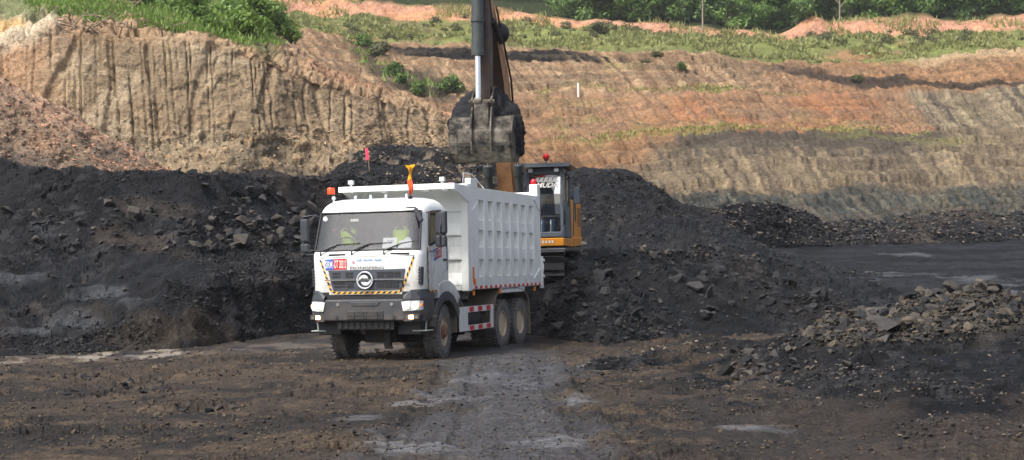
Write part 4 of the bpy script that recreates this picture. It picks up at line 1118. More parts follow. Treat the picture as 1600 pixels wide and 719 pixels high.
# tipping box
BX = empty('tipping_box', (0, 0, 0)); BX.parent = truck
Y0, Y1, Z0, Z1 = 2.70, 8.10, 1.37, 3.64
for s in (-1, 1):
    f = MB()
    xo, xi = s * 1.25, s * 1.13
    f.box(xi, xo, 2.92, 8.10, 3.36, 3.63); f.box(xi, xo, 2.92, 8.10, 1.40, 1.66); f.box(xi, xo, 2.92, 3.39, 1.66, 3.36); f.box(xi, xo, 7.52, 8.10, 1.66, 3.36)
    sd_ = f.build('side_wall', M_WHITE2, BX, bevel=.006)
    f = MB(); f.box(s * 1.10, s * 1.262, 2.66, 2.92, 1.36, 3.69); f.build('corner_post', M_WHITE2, BX, bevel=.015)
    pan = MB(); prof = [(3.36, .112), (2.96, .10), (2.92, .03), (2.70, .022), (2.695, .112), (2.35, .10), (2.31, .03), (2.05, .022), (2.045, .112), (1.70, .10), (1.66, .03)]
    for (za, da), (zb, db) in zip(prof[:-1], prof[1:]):
        pan.add([(s * (1.25 - da), 0, za), (s * (1.25 - da), .393, za), (s * (1.25 - db), .393, zb), (s * (1.25 - db), 0, zb)], [(0, 1, 2, 3)])
    pan.add([(s * 1.144, 0, 1.66), (s * 1.144, .393, 1.66), (s * 1.144, .393, 3.36), (s * 1.144, 0, 3.36)], [(0, 1, 2, 3)])
    pm = pan.mesh('wall_panel'); rm_ = MB(); rm_.prism([(0, 1.66), (.23, 1.66), (.23, 3.36), (0, 3.36)], 0, s * 1.14, s * 1.258); rmm = rm_.mesh('rib', bevel=.006)
    for k in range(7):
        o = link('wall_panel', pm, M_WHITE2, sd_); o.location = (0, 3.39 + k * .6233, 0)
        if k < 6: o = link('rib', rmm, M_WHITE2, sd_); o.location = (0, 3.782 + k * .6233, 0)
    # reflective dots
    rd = MB(); wd = MB()
    for i in range(15):
        y0 = 3.08 + i * .342
        wd.box(s * 1.25, s * 1.2535, y0 + .16, y0 + .33, 1.405, 1.455)
    tag(wd.build('white_reflector', M_WHT, sd_), kind='stuff')
    for i in range(15):
        y0 = 3.08 + i * .342; q = MB(); q.box(s * 1.25, s * 1.2545, y0, y0 + .15, 1.40, 1.465); q.build('red_reflector', M_RED, sd_)
    q = MB(); q.box(s * 1.25, s * 1.256, 2.95, 3.05, 1.55, 1.88); q.box(s * 1.25, s * 1.256, 3.0, 3.16, 1.48, 1.62); q.build('orange_sticker', M_AMBER, sd_)
    q = MB(); q.box(s * 1.16, s * 1.235, 4.95, 6.75, 1.27, 1.395); q.build('rail_plate', M_WHITE2, BX, bevel=.006)
    for yv in (2.98, 4.80, 7.5):
        q = MB(); q.box(s * 1.22, s * 1.265, yv, yv + .08, 1.26, 1.36); q.build('marker_lamp', M_AMBER, BX, bevel=.01)
    q = MB(); q.bar((s * 1.256, 3.0, 3.12), (s * 1.256, 3.38, 3.32), .012, .01); q.bar((s * 1.256, 7.55, 3.55), (s * 1.256, 8.08, 3.2), .03, .02); q.bar((s * 1.26, 7.45, 1.56), (s * 1.26, 7.98, 1.82), .04, .03); tag(q.build('brace', M_WHITE2, sd_), kind='stuff')
# front wall with horizontal steps
w = MB(); w.box(-1.10, 1.10, 2.72, 2.80, 1.40, 3.69)
for z in (3.08, 2.56, 2.04, 1.48):
    w.prism([(2.725, z), (2.665, z + .01), (2.665, z + .05), (2.725, z + .30)], 0, -1.10, 1.10)
w.box(-1.10, 1.10, 2.64, 2.74, 1.38, 1.47)
w.build('front_wall', M_WHITE2, BX, bevel=.004)
cn_ = MB(); cn_.box(-1.37, 1.30, 1.80, 2.70, 3.605, 3.645); cn_.box(-1.37, 1.30, 1.76, 1.82, 3.535, 3.655); cp = cn_.build('cab_canopy', M_WHITE2, BX, bevel=.006)
for s, xx in ((1, 1.29), (-1, -1.26)):
    q = MB(); q.prism([(1.80, 3.62), (2.70, 3.62), (2.70, 3.30), (2.55, 3.30), (1.80, 3.52)], 0, xx - .02, xx + .02); q.build('canopy_bracket', M_WHITE2, cp)
for x in (-.42, .55, .98):
    q = MB(); q.box(x, x + .16, 1.83, 1.95, 3.50, 3.545); q.build('canopy_clip', M_WHITE2, cp, bevel=.006)
for x in (-1.08, 1.02):
    q = MB(); q.cyl((x, 1.80, 3.66), (x, 1.80, 3.72), .03, 10); q.box(x - .055, x + .055, 1.75, 1.84, 3.70, 3.79); q.tube([(x, 1.75, 3.68), (x + .06, 1.735, 3.5)], .015, 6); q.build('work_lamp', M_LENS, cp, bevel=.015)
q = MB(); q.tube([(1.15, 2.7, 3.65), (1.16, 2.72, 3.93), (1.17, 3.25, 3.93), (1.17, 4.0, 3.66)], .014, 6); q.build('handrail', M_STEEL, BX)
q = MB(); q.box(1.12, 1.255, 2.90, 3.35, 3.60, 3.82); q.build('top_block', M_WHITE2, BX, bevel=.01)
q = MB(); q.box(-1.17, 1.17, 8.0, 8.12, 1.45, 3.74); q.build('tailgate', M_WHITE2, BX, bevel=.01)
q = MB(); q.box(-1.17, 1.17, 2.8, 8.0, 1.38, 1.46); q.build('box_floor', M_WHITE2, BX)
for s in (-1, 1):
    q = MB(); q.box(s * 1.04, s * 1.25, 7.88, 8.13, 3.63, 3.93); q.build('rear_post', M_WHITE2, BX, bevel=.012)
    q = MB(); q.lathe([(0, .075), (.02, .085), (.09, .08), (.13, .05), (.14, .01)], (s * 1.13, 7.98, 3.93), 2, 16); q.build('rear_beacon', mat('red_lens', lin((190, 24, 40)), .25), BX, smooth=True)
    q = MB()
    for z in (2.02, 1.62): q.cyl((s * 1.25, 8.13, z), (s * 1.33, 8.13, z), .035, 10)
    q.tube([(s * 1.27, 8.13, 2.06), (s * 1.29, 8.16, 1.85), (s * 1.27, 8.13, 1.65)], .02, 6); q.box(s * 1.20, s * 1.29, 8.10, 8.16, 1.32, 2.12)
    q.build('gate_latch', M_WHITE2, BX)

# roof lamps, beacon, flag, mirrors
for x in (-.52, -.18, .16, .62):
    q = MB(); q.cyl((x, .78, 3.32), (x, .78, 3.36), .03, 10); q.ball((x, .78, 3.375), .032, 10); q.build('roof_lamp', M_LENS, cab, smooth=True)
q = MB(); q.cyl((-1.07, .72, 3.22), (-1.07, .72, 3.44), .012, 8); q.cyl((-1.03, .72, 3.22), (-1.03, .72, 3.44), .012, 8); q.box(-1.12, -.98, .66, .78, 3.42, 3.445); bs = q.build('beacon_stand', M_BLACK, truck)
q = MB(); q.lathe([(0, .075), (.01, .08), (.12, .08), (.135, .07), (.14, .01)], (-1.05, .72, 3.445), 2, 20); q.build('beacon', M_ORANGE, bs, smooth=True)
q = MB(); q.ball((-.98, .70, 3.36), .045, 10); q.cyl((-.98, .7, 3.2), (-.98, .7, 3.35), .02, 8); q.build('roof_lamp', M_LENS, cab, smooth=True)
q = MB(); q.tube([(.77, .60, 3.30), (.775, .60, 3.62), (.78, .6, 3.95)], .010, 6); q.cyl((.77, .6, 3.30), (.77, .6, 3.34), .05, 10); fp = q.build('flag_pole', M_BLACK, truck)
fl = MB(); rows_ = []
for i in range(15):
    t = i / 14; z = 3.38 + t * .60
    wdt = .035 + .018 * math.sin(t * 7) + .02 * t
    cxx = .78 + .012 * math.sin(t * 9); 
    if i >= 13: wdt += .03
    rows_.append([(cxx - wdt, .585 + .02 * math.sin(t * 11), z), (cxx - wdt * .3, .60 + .03 * math.cos(t * 8), z - .01), (cxx + wdt * .4, .58 - .02 * math.sin(t * 10), z), (cxx + wdt, .60, z + .01)])
vs = [v for r_ in rows_ for v in r_]; fs = [(i * 4 + k, i * 4 + k + 1, (i + 1) * 4 + k + 1, (i + 1) * 4 + k) for i in range(14) for k in range(3)]
fl.add(vs, fs); flo = fl.mesh('flag', smooth=True); flag = link('flag', flo, [mat('orange_flag_cloth', lin((236, 92, 48)), .8), mat('yellow_flag_cloth', lin((246, 178, 20)), .8)], fp)
for p in flo.polygons: p.material_index = 1 if p.center.z > 3.68 else 0
# photo-left mirror with bow arm
q = MB(); q.tube([(-1.16, .40, 2.97), (-1.30, .30, 3.0), (-1.48, .26, 2.97), (-1.50, .26, 2.88)], .014, 6); q.tube([(-1.50, .26, 2.9), (-1.465, .25, 2.9), (-1.465, .25, 2.3), (-1.49, .26, 2.32)], .014, 6); q.tube([(-1.20, .36, 2.20), (-1.40, .28, 2.19), (-1.49, .26, 2.24), (-1.49, .26, 2.32)], .014, 6); q.tube([(-1.465, .25, 2.9), (-1.465, .25, 2.3)], .014, 6)
ma = q.build('mirror_arm', M_BLK, truck, smooth=True)
q = MB(); q.box(-1.54, -1.37, .24, .36, 2.46, 2.93); q.build('mirror', M_BLK, ma, bevel=.03, seg=3)
q = MB(); q.box(-1.54, -1.36, .24, .36, 2.24, 2.42); q.build('mirror', M_BLK, ma, bevel=.03, seg=3)
# photo-right mirror
q = MB(); q.tube([(1.18, .42, 3.0), (1.30, .45, 3.03), (1.46, .50, 3.03), (1.50, .52, 2.95)], .02, 6); q.tube([(1.24, .40, 2.22), (1.36, .45, 2.2), (1.47, .50, 2.28)], .016, 6); q.tube([(1.50, .52, 2.95), (1.46, .46, 2.7), (1.45, .46, 2.36), (1.47, .50, 2.28)], .018, 6)
ma = q.build('mirror_arm', M_BLK, truck, smooth=True)
q = MB(); q.box(1.34, 1.57, .48, .62, 2.56, 3.02); q.build('mirror', M_BLK, ma, bevel=.035, seg=3)
q = MB(); q.box(1.34, 1.56, .48, .62, 2.30, 2.53); q.build('mirror', M_BLK, ma, bevel=.035, seg=3)
# front blind-spot mirror above the screen
q = MB(); q.tube([(.80, .27, 3.09), (1.03, .22, 3.10), (1.07, .12, 3.06)], .018, 6); ba = q.build('mirror_arm', M_BLACK, truck, smooth=True)
q = MB(); q.bar((1.06, .12, 3.07), (1.22, .08, 2.80), .07, .10); q.build('mirror', M_BLK, ba, bevel=.025, seg=3)
# interior
q = MB(); q.prism([(.14, 1.8), (.62, 1.8), (.55, 2.30), (.40, 2.34), (.16, 2.24)], 0, -1.12, 1.12); q.build('dashboard', M_DASH, truck, bevel=.02)
for x in (-.70, .45):
    q = MB(); q.box(x - .26, x + .26, .85, 1.30, 1.75, 1.96); q.prism([(1.22, 1.9), (1.34, 1.9), (1.46, 2.72), (1.34, 2.74)], 0, x - .25, x + .25); q.box(x - .13, x + .13, 1.34, 1.46, 2.74, 2.92); q.build('seat', M_DASH, truck, bevel=.04)
q = MB(); rg = [(-.70 + .21 * math.cos(t), .60 + .10 * math.sin(t), 2.37 + .17 * math.sin(t)) for t in np.linspace(0, 2 * math.pi, 29)]; q.tube(rg, .016, 6, cap=False); q.bar((-.90, .60, 2.37), (-.50, .60, 2.37), .04, .03); q.tube([(-.70, .60, 2.37), (-.70, .45, 2.2)], .03, 6); q.build('steering_wheel', M_BLACK, truck, smooth=True)

# papers lying on the dashboard against the glass
def truck_child_world(o):     # place a free thing given in truck coordinates
    o.matrix_world = Matrix.Translation((TX, TY, -.04)) @ Matrix.Rotation(-TYAW, 4, 'Z') @ o.matrix_world
    return o
q = MB(); q.add([(.27, .28, 2.275), (.575, .28, 2.275), (.57, .37, 2.50), (.265, .37, 2.505)], [(0, 1, 2, 3)]); q.add([(.27, .283, 2.275), (.575, .283, 2.275), (.57, .373, 2.50), (.265, .373, 2.505)], [(3, 2, 1, 0)])
pp = q.build('paper_sheet', M_PAPER); pp.location = (TX, TY, -.04); pp.rotation_euler = (0, 0, -TYAW); tag(pp, 'white paper with handwritten number 2123 propped inside the windscreen', 'paper')
link('lettering', text_mesh('2123', .14, .05, Matrix.Translation((.43, .335, 2.43)) @ Matrix.Rotation(-.38, 4, 'X')), M_BLK, pp)
q = MB(); q.add([(.61, .28, 2.28), (.90, .28, 2.28), (.90, .34, 2.42), (.84, .37, 2.50), (.78, .37, 2.51), (.70, .36, 2.45), (.615, .34, 2.43)], [(0, 1, 2, 3, 4, 5, 6)])
pp = q.build('paper_sheet', M_PAPER); pp.location = (TX, TY, -.04); pp.rotation_euler = (0, 0, -TYAW); tag(pp, 'blank crumpled white paper leaning on the dashboard beside the number sheet', 'paper')
# ------------------------------------------------------------------ excavator (local: x to the photo's right, y to the rear, front is -y)
EYAW = .15
exc = empty('excavator', (EXC[0], EXC[1], EXC_Z), -EYAW)
tag(exc, 'orange crawler excavator with dark cab holding a loaded bucket over the truck', 'excavator')
M_EXO = mat('excavator_orange', lin((226, 146, 34)), .42, spec=.45, var=.08, vscale=2.0, dirt=lin((150, 106, 62)), dirt_amt=.7)
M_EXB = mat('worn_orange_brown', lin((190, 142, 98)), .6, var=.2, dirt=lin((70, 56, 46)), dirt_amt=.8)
M_EXG = mat('cab_grey', lin((88, 98, 108)), .45, var=.1, dirt=lin((96, 88, 78)), dirt_amt=.4)
M_EXD = mat('excavator_dark', lin((54, 58, 62)), .6, var=.15)
M_CYL = mat('cylinder_paint', lin((58, 66, 66)), .4, var=.15, dirt=lin((88, 84, 78)), dirt_amt=.4)
M_STK = mat('grimy_steel_and_boom_shade', lin((58, 48, 42)), .55, var=.3, vscale=4, dirt=lin((112, 78, 50)), dirt_amt=.7)  # grimy arm steel; also used as painted shade under the boom
M_BKT = mat('worn_bucket_steel', lin((100, 94, 84)), .65, metal=.05, var=.4, vscale=4, dirt=lin((22, 22, 22)), dirt_amt=.95, drange=(.40, .60))
M_TRK = mat('track_steel', lin((56, 56, 58)), .5, metal=.4, var=.2, dirt=lin((36, 36, 38)), dirt_amt=.8)
M_SHINE = mat('polished_shoe', lin((120, 122, 126)), .3, metal=.8, var=.2)
M_EGL = glass_mat('excavator_glass', (.75, .8, .82), .06)
XB = .12
# crawler tracks: shoes run round a stadium loop
def stadium(n, L_, r, zc):
    per = 2 * L_ + 2 * math.pi * r; out = []
    for i in range(n):
        s = per * i / n
        if s < L_: out.append((-L_ / 2 + s, zc - r, math.pi))
        elif s < L_ + math.pi * r:
            a = (s - L_) / r; out.append((L_ / 2 + r * math.sin(a), zc - r * math.cos(a), math.pi - a))
        elif s < 2 * L_ + math.pi * r:
            out.append((L_ / 2 - (s - L_ - math.pi * r), zc + r, 0))
        else:
            a = (s - 2 * L_ - math.pi * r) / r; out.append((-L_ / 2 - r * math.sin(a), zc + r * math.cos(a), -a))
    return out
sh = MB(); sh.box(-.33, .33, -.095, .095, -.02, .015); sh.mi = 1
for yv in (-.06, 0.0, .06): sh.box(-.33, .33, yv - .008, yv + .008, .015, .045)
shm = sh.mesh('shoe'); shm.materials.append(M_TRK); shm.materials.append(M_SHINE)
for s in (1, -1):
    tk = empty('track', (s * 1.47, 0, 0)); tk.parent = exc
    for (yv, zv, a) in stadium(50, 3.6, .40, .46):
        o = link('shoe', shm, [], tk); o.location = (0, yv, zv); o.rotation_euler = (a, 0, 0)
    q = MB(); q.box(-.16, .16, -1.9, 1.9, .2, .66); q.build('track_frame', M_TRK, tk, bevel=.05)
    for yv in (-1.8, 1.8):
        q = MB(); q.lathe([(-.12, .1), (-.1, .34), (.1, .34), (.12, .1)], (0, yv, .46), 0, 20); q.build('idler', M_TRK, tk)
    for k in range(6):
        q = MB(); q.lathe([(-.15, .1), (-.13, .12), (.13, .12), (.15, .1)], (0, -1.3 + k * .52, .20), 0, 12); q.build('roller', M_TRK, tk)
q = MB(); q.box(-1.2, 1.2, -.9, .9, .4, .8); q.lathe([(0, .75), (.2, .75)], (0, 0, .8), 2, 28); q.build('undercarriage', M_TRK, exc, bevel=.04)
# upper structure
q = MB(); q.box(-1.70, .62, -1.2, 3.2, .98, 1.24); q.box(.62, 1.72, -1.1, 3.2, 1.0, 1.22); q.build('deck_frame', M_EXD, exc, bevel=.02)
q = MB(); q.box(.60, 1.76, -1.80, -1.02, .98, 1.20); ds = q.build('deck_skirt', M_EXO, exc, bevel=.02)
q = MB(); q.prism([(-1.02, .98), (.9, .98), (2.6, 1.05), (3.1, 1.2), (3.1, 1.3), (-1.02, 1.2)], 0, 1.62, 1.765); q.build('side_skirt', M_EXO, exc, bevel=.012)
q = MB()
for i in range(6):
    q.box(.98 + i * .088, .98 + i * .088 + .05, -1.806, -1.801, 1.06, 1.13)
tag(q.build('small_print', M_WHT, ds), kind='stuff')
q = MB(); q.prism([(.52, 1.22), (3.1, 1.22), (3.18, 1.8), (3.1, 2.32), (.62, 2.36)], 0, 1.30, 1.74); sp = q.build('side_cover', M_EXO, exc, bevel=.03)
for i in range(9):
    q = MB(); q.box(1.735, 1.752, 2.05, 2.95, 1.62 + i * .065, 1.65 + i * .065); q.build('louvre', M_EXD, sp)
q = MB(); q.prism([(1.3, 1.75), (1.62, 1.75), (1.62, 2.25), (1.3, 2.28)], 0, 1.735, 1.75); q.build('door_gap', M_EXD, sp)
q = MB(); q.box(-1.70, -.62, -1.55, 3.1, 1.24, 2.0); q.build('tank_cover', M_EXO, exc, bevel=.05)
q = MB(); q.box(-1.5, 1.3, .8, 2.7, 1.24, 2.35); q.build('engine_cover', M_EXO, exc, bevel=.06)
q = MB(); q.prism([(-1.6, 2.6), (-1.6, 3.0), (-1.2, 3.4), (1.2, 3.4), (1.6, 3.0), (1.6, 2.6)], 2, 1.05, 2.4); q.build('counterweight', M_EXD, exc, bevel=.06)
q = MB(); q.box(-.5, .62, -1.2, .4, 1.22, 1.6); q.prism([(-.9, 1.4), (.1, 1.4), (-.2, 2.1), (-.6, 2.1)], 0, XB - .36, XB - .26); q.prism([(-.9, 1.4), (.1, 1.4), (-.2, 2.1), (-.6, 2.1)], 0, XB + .26, XB + .36); q.build('boom_bracket', M_EXB, exc, bevel=.015)
# cab: posts, roof, panes
CX0, CX1, CY0, CY1, CZ0, CZ1 = .72, 1.75, -1.74, .15, 1.22, 3.08
cb = MB()
def post(a, b, w=.085): cb.bar(a, b, w, w)
fx0, fx1 = CX0 + .04, CX1 - .04
for x in (fx0, fx1):
    post((x, CY0 + .05, CZ0), (x, CY0 + .05, CZ0 + 1.2)); post((x, CY0 + .05, CZ0 + 1.18), (x, CY0 + .22, CZ1 - .04)); post((x, CY1 - .04, CZ0), (x, CY1 - .04, CZ1)); post((x, CY0 + .05, CZ0 + .06), (x, CY1, CZ0 + .06), .12); post((x, CY0 + .2, CZ1 - .03), (x, CY1, CZ1 - .03), .1)
post((fx1, -.72, CZ0), (fx1, -.72, CZ1), .07)
post((fx0, CY0 + .05, CZ0 + .08), (fx1, CY0 + .05, CZ0 + .08), .14); post((fx0, CY0 + .21, CZ1 - .05), (fx1, CY0 + .21, CZ1 - .05), .12)
cb.box(CX0, CX1, CY0 + .18, CY1, CZ1 - .02, CZ1 + .06); cb.box(CX0, CX1, CY1 - .03, CY1, CZ0, CZ1); cb.box(CX0 + .03, CX1 - .03, CY0 + .06, CY1, CZ0 - .02, CZ0 + .04)
cabx = cb.build('cab_frame', M_EXG, exc, bevel=.016)
q = MB(); q.box(CX1 - .05, CX1 - .02, -.70, CY1 - .05, CZ0 + .1, CZ0 + .9); q.box(CX1 - .05, CX1 - .02, CY0 + .1, -.74, CZ0 + .1, CZ0 + .35); q.build('door_panel', M_EXG, cabx)
q = MB(); q.add([(fx0, CY0 + .05, 1.40), (fx1, CY0 + .05, 1.40), (fx1, CY0 + .05, 2.42), (fx0, CY0 + .05, 2.42)], [(0, 1, 2, 3)]); q.add([(fx0, CY0 + .05, 2.42), (fx1, CY0 + .05, 2.42), (fx1, CY0 + .20, 3.0), (fx0, CY0 + .20, 3.0)], [(0, 1, 2, 3)]); fw = q.build('front_window', M_EGL, cabx)
q = MB(); q.box(fx0 + .03, fx1 - .03, CY0 + .035, CY0 + .06, 1.79, 1.82); q.build('window_bar', M_EXD, fw)
for (ya, yb_, z0) in ((CY0 + .2, -.75, 1.65), (-.69, CY1 - .08, 2.15)):
    q = MB(); q.add([(fx1 + .01, ya, z0), (fx1 + .01, yb_, z0), (fx1 + .01, yb_, CZ1 - .08), (fx1 + .01, ya, CZ1 - .08)], [(0, 1, 2, 3)]); q.build('side_window', M_EGL, cabx)
q = MB(); q.add([(fx0, CY0 + .2, 1.9), (fx0, CY1 - .08, 1.9), (fx0, CY1 - .08, CZ1 - .08), (fx0, CY0 + .2, CZ1 - .08)], [(0, 1, 2, 3)]); q.build('side_window', M_EGL, cabx)
q = MB(); q.add([(1.52, CY0 + .042, 1.86), (fx1 - .03, CY0 + .042, 1.86), (fx1 - .03, CY0 + .042, 2.42), (1.50, CY0 + .042, 2.42)], [(0, 1, 2, 3)]); q.add([(1.50, CY0 + .042, 2.42), (fx1 - .03, CY0 + .042, 2.42), (fx1 - .03, CY0 + .185, 2.97), (1.56, CY0 + .185, 2.97)], [(0, 1, 2, 3)]); q.build('sky_reflection_strip', glass_mat('sky_reflection_glass', (.7, .78, .82), .55), fw)  # added mirror-like strip, stands in for a sky reflection on the pane
# window banner
q = MB(); q.add([(.93, CY0 + .135, 2.79), (1.62, CY0 + .135, 2.79), (1.62, CY0 + .125, 2.76), (.93, CY0 + .125, 2.76)], [(0, 1, 2, 3)])
for i in range(5):
    x = .95 + i * .125; q.add([(x, CY0 + .12, 2.78), (x + .1, CY0 + .12, 2.79), (x + .15, CY0 + .155, 2.90), (x + .04, CY0 + .155, 2.88)], [(0, 1, 2, 3)])
q.build('banner_script', M_WHT, fw)
link('lettering', text_mesh('MUDA', .60, .15, Matrix.Translation((1.30, CY0 + .085, 2.67)) @ Matrix.Rotation(-.24, 4, 'X'), shear=.3, bold=.03), M_WHT, fw)
q = MB(); q.add([(.95, CY0 + .15, 2.89), (1.25, CY0 + .155, 2.92), (1.25, CY0 + .16, 2.95), (.98, CY0 + .15, 2.92)], [(0, 1, 2, 3)]); q.build('banner_accent', M_RED, fw)
# roof guard, lamps, beacon, mirror
q = MB(); q.box(.60, 1.96, CY0 - .1, .2, 3.20, 3.235)
for i in range(14): q.box(.62 + i * .098, .66 + i * .098, CY0 - .105, .2, 3.235, 3.25)
q.box(.60, 1.96, CY0 - .12, CY0 - .07, 3.16, 3.27)
for x in (.78, 1.70):
    for yv in (CY0 + .2, 0): q.bar((x, yv, 3.1), (x, yv, 3.2), .05)
rg_ = q.build('roof_guard', M_EXG, exc)
for x in (.80, 1.52):
    q = MB(); q.box(x, x + .12, CY0 - .04, CY0 + .1, 3.02, 3.13); q.build('work_lamp', M_LENS, rg_, bevel=.02)
q = MB(); q.cyl((1.20, -.9, 3.24), (1.20, -.9, 3.40), .015, 8); q.cyl((1.20, -.9, 3.40), (1.20, -.9, 3.44), .06, 12); bb = q.build('beacon_stand', M_EXD, exc)
q = MB(); q.ball((1.20, -.9, 3.51), .10, 14); q.build('beacon', mat('red_beacon_lens', lin((206, 30, 34)), .25), bb, smooth=True)
q = MB(); q.tube([(1.78, -1.2, 2.85), (1.92, -1.25, 2.88), (2.06, -1.28, 2.86), (2.07, -1.28, 2.55)], .016, 6); q.tube([(1.76, -1.35, 2.9), (1.84, -1.4, 3.06), (1.95, -1.3, 3.1)], .02, 6); mm_ = q.build('mirror_arm', M_EXD, exc)
q = MB(); q.box(1.98, 2.16, -1.32, -1.24, 2.15, 2.62); q.build('mirror', M_EXG, mm_, bevel=.03, seg=3)
q = MB(); q.tube([(1.79, -1.45, 1.3), (1.81, -1.47, 2.2), (1.79, -1.45, 2.6)], .018, 6); q.build('handrail', M_EXG, exc); q = MB(); q.tube([(1.80, .3, 1.3), (1.84, .3, 2.7), (1.80, .3, 2.75)], .018, 6); q.build('handrail', M_EXG, exc)
q = MB(); q.box(.95, 1.5, -.62, -.1, 1.24, 1.62); q.prism([(-.2, 1.6), (-.08, 1.6), (.0, 2.3), (-.12, 2.3)], 0, .98, 1.47); q.box(.85, .97, -1.0, -.3, 1.5, 1.75); q.box(1.50, 1.62, -1.0, -.3, 1.5, 1.75); q.build('seat', M_EXD, exc, bevel=.03)
q = MB()
for x in (1.08, 1.34): q.tube([(x, -1.35, 1.24), (x, -1.28, 1.6), (x, -1.22, 1.72)], .02, 6); q.box(x - .05, x + .05, -1.48, -1.3, 1.25, 1.29)
q.build('control_lever', M_STEEL, exc)
# boom
q = MB()
up_ = [(-.30, 2.05), (-.62, 2.35), (-1.02, 3.4), (-1.50, 4.9), (-1.75, 5.5), (-2.20, 5.95), (-3.2, 6.6), (-4.55, 7.45), (-4.80, 7.3)]
lo_ = [(-4.62, 7.02), (-3.4, 6.0), (-2.85, 5.45), (-2.45, 4.85), (-1.95, 3.6), (-1.25, 2.0), (-.75, 1.6), (-.4, 1.62)]
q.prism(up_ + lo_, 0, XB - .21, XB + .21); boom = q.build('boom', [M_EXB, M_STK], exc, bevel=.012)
for p_ in boom.data.polygons: p_.material_index = 1 if (abs(p_.normal.x) < .5 and p_.center.z > 3.9 and p_.normal.z < .2) else 0  # shade painted on the boom's upper underside with the darker material
q = MB(); q.tube([(XB + .27, -.9, 2.6), (XB + .27, -1.55, 4.6), (XB + .27, -1.95, 5.6), (XB + .27, -4.3, 7.2)], .022, 6); q.tube([(XB + .30, -1.0, 2.6), (XB + .30, -1.62, 4.6), (XB + .30, -2.05, 5.6), (XB + .30, -4.3, 7.1)], .018, 6); q.build('hydraulic_pipe', M_BLACK, boom, smooth=True)
q = MB(); q.ball((XB + .20, -3.5, 6.62), .30, 10); q.tube([(XB + .2, -3.2, 6.5), (XB + .28, -3.8, 6.4), (XB + .2, -4.5, 6.8)], .09, 8); q.build('hose_bundle', M_BLACK, boom, smooth=True)
for s in (-1, 1):
    x = XB + s * .42
    q = MB(); q.tube([(x, -1.35, 1.4), (x, -1.87, 3.05)], .105, 14); q.tube([(x, -1.84, 2.95), (x, -1.92, 3.22)], .135, 14); q.tube([(x + .12 * s * 0, -1.45, 1.6), (x, -1.99, 3.1)], .03, 6); bc = q.build('boom_cylinder', M_CYL, exc, smooth=True)
    q = MB(); q.tube([(x, -1.90, 3.2), (x, -2.35, 4.75)], .055, 12); q.build('rod', M_CHROME, bc, smooth=True)
q = MB(); q.cyl((XB - .5, -2.36, 4.78), (XB + .5, -2.36, 4.78), .09, 12); q.build('boom_pin', M_EXD, boom)
# arm (stick)
q = MB(); q.prism([(-4.15, 8.7), (-4.45, 8.75), (-4.95, 7.6), (-4.98, 6.6), (-4.88, 4.45), (-4.78, 4.18), (-4.58, 4.2), (-4.50, 4.6), (-4.30, 6.8), (-4.05, 7.5)], 0, XB - .18, XB + .18)
arm = q.build('arm', M_STK, exc, bevel=.012)
q = MB(); q.tube([(XB - .23, -4.9, 8.4), (XB - .23, -5.0, 6.9)], .025, 6); q.tube([(XB - .26, -5.05, 8.4), (XB - .26, -5.05, 7.4)], .02, 6); q.build('hydraulic_pipe', M_BLACK, arm)
q = MB(); q.tube([(XB - .06, -5.10, 8.9), (XB - .085, -5.17, 5.93)], .155, 18); q.tube([(XB - .078, -5.16, 6.75), (XB - .079, -5.162, 6.66)], .175, 18); q.tube([(XB - .085, -5.17, 5.99), (XB - .086, -5.172, 5.80)], .16, 18); bkc = q.build('bucket_cylinder', M_CYL, exc, smooth=True)
q = MB(); q.tube([(XB - .086, -5.172, 5.82), (XB - .09, -5.18, 4.66)], .072, 16); q.build('rod', mat('bright_chrome', (.92, .92, .95), .18, .9), bkc, smooth=True)
q = MB(); q.lathe([(-.09, .04), (-.09, .12), (.09, .12), (.09, .04)], (XB - .09, -5.18, 4.62), 0, 16); q.build('rod_eye', M_BKT, bkc)
q = MB()
for s in (-1, 1):
    q.prism([(-4.62, 4.98), (-4.76, 5.02), (-5.26, 4.66), (-5.20, 4.54), (-5.08, 4.52)], 0, XB + s * .25 - .025, XB + s * .25 + .025)
q.cyl((XB - .33, -5.18, 4.62), (XB + .33, -5.18, 4.62), .06, 12); q.cyl((XB - .30, -4.7, 5.0), (XB + .30, -4.7, 5.0), .06, 12)
q.build('side_link', M_BKT, exc, bevel=.008)
q = MB(); q.prism([(-5.27, 4.6), (-5.30, 4.35), (-5.27, 3.92), (-5.18, 3.84), (-5.10, 3.92), (-5.12, 4.5), (-5.18, 4.66)], 0, XB - .19, XB + .19); q.build('tipping_link', M_BKT, exc, bevel=.02)
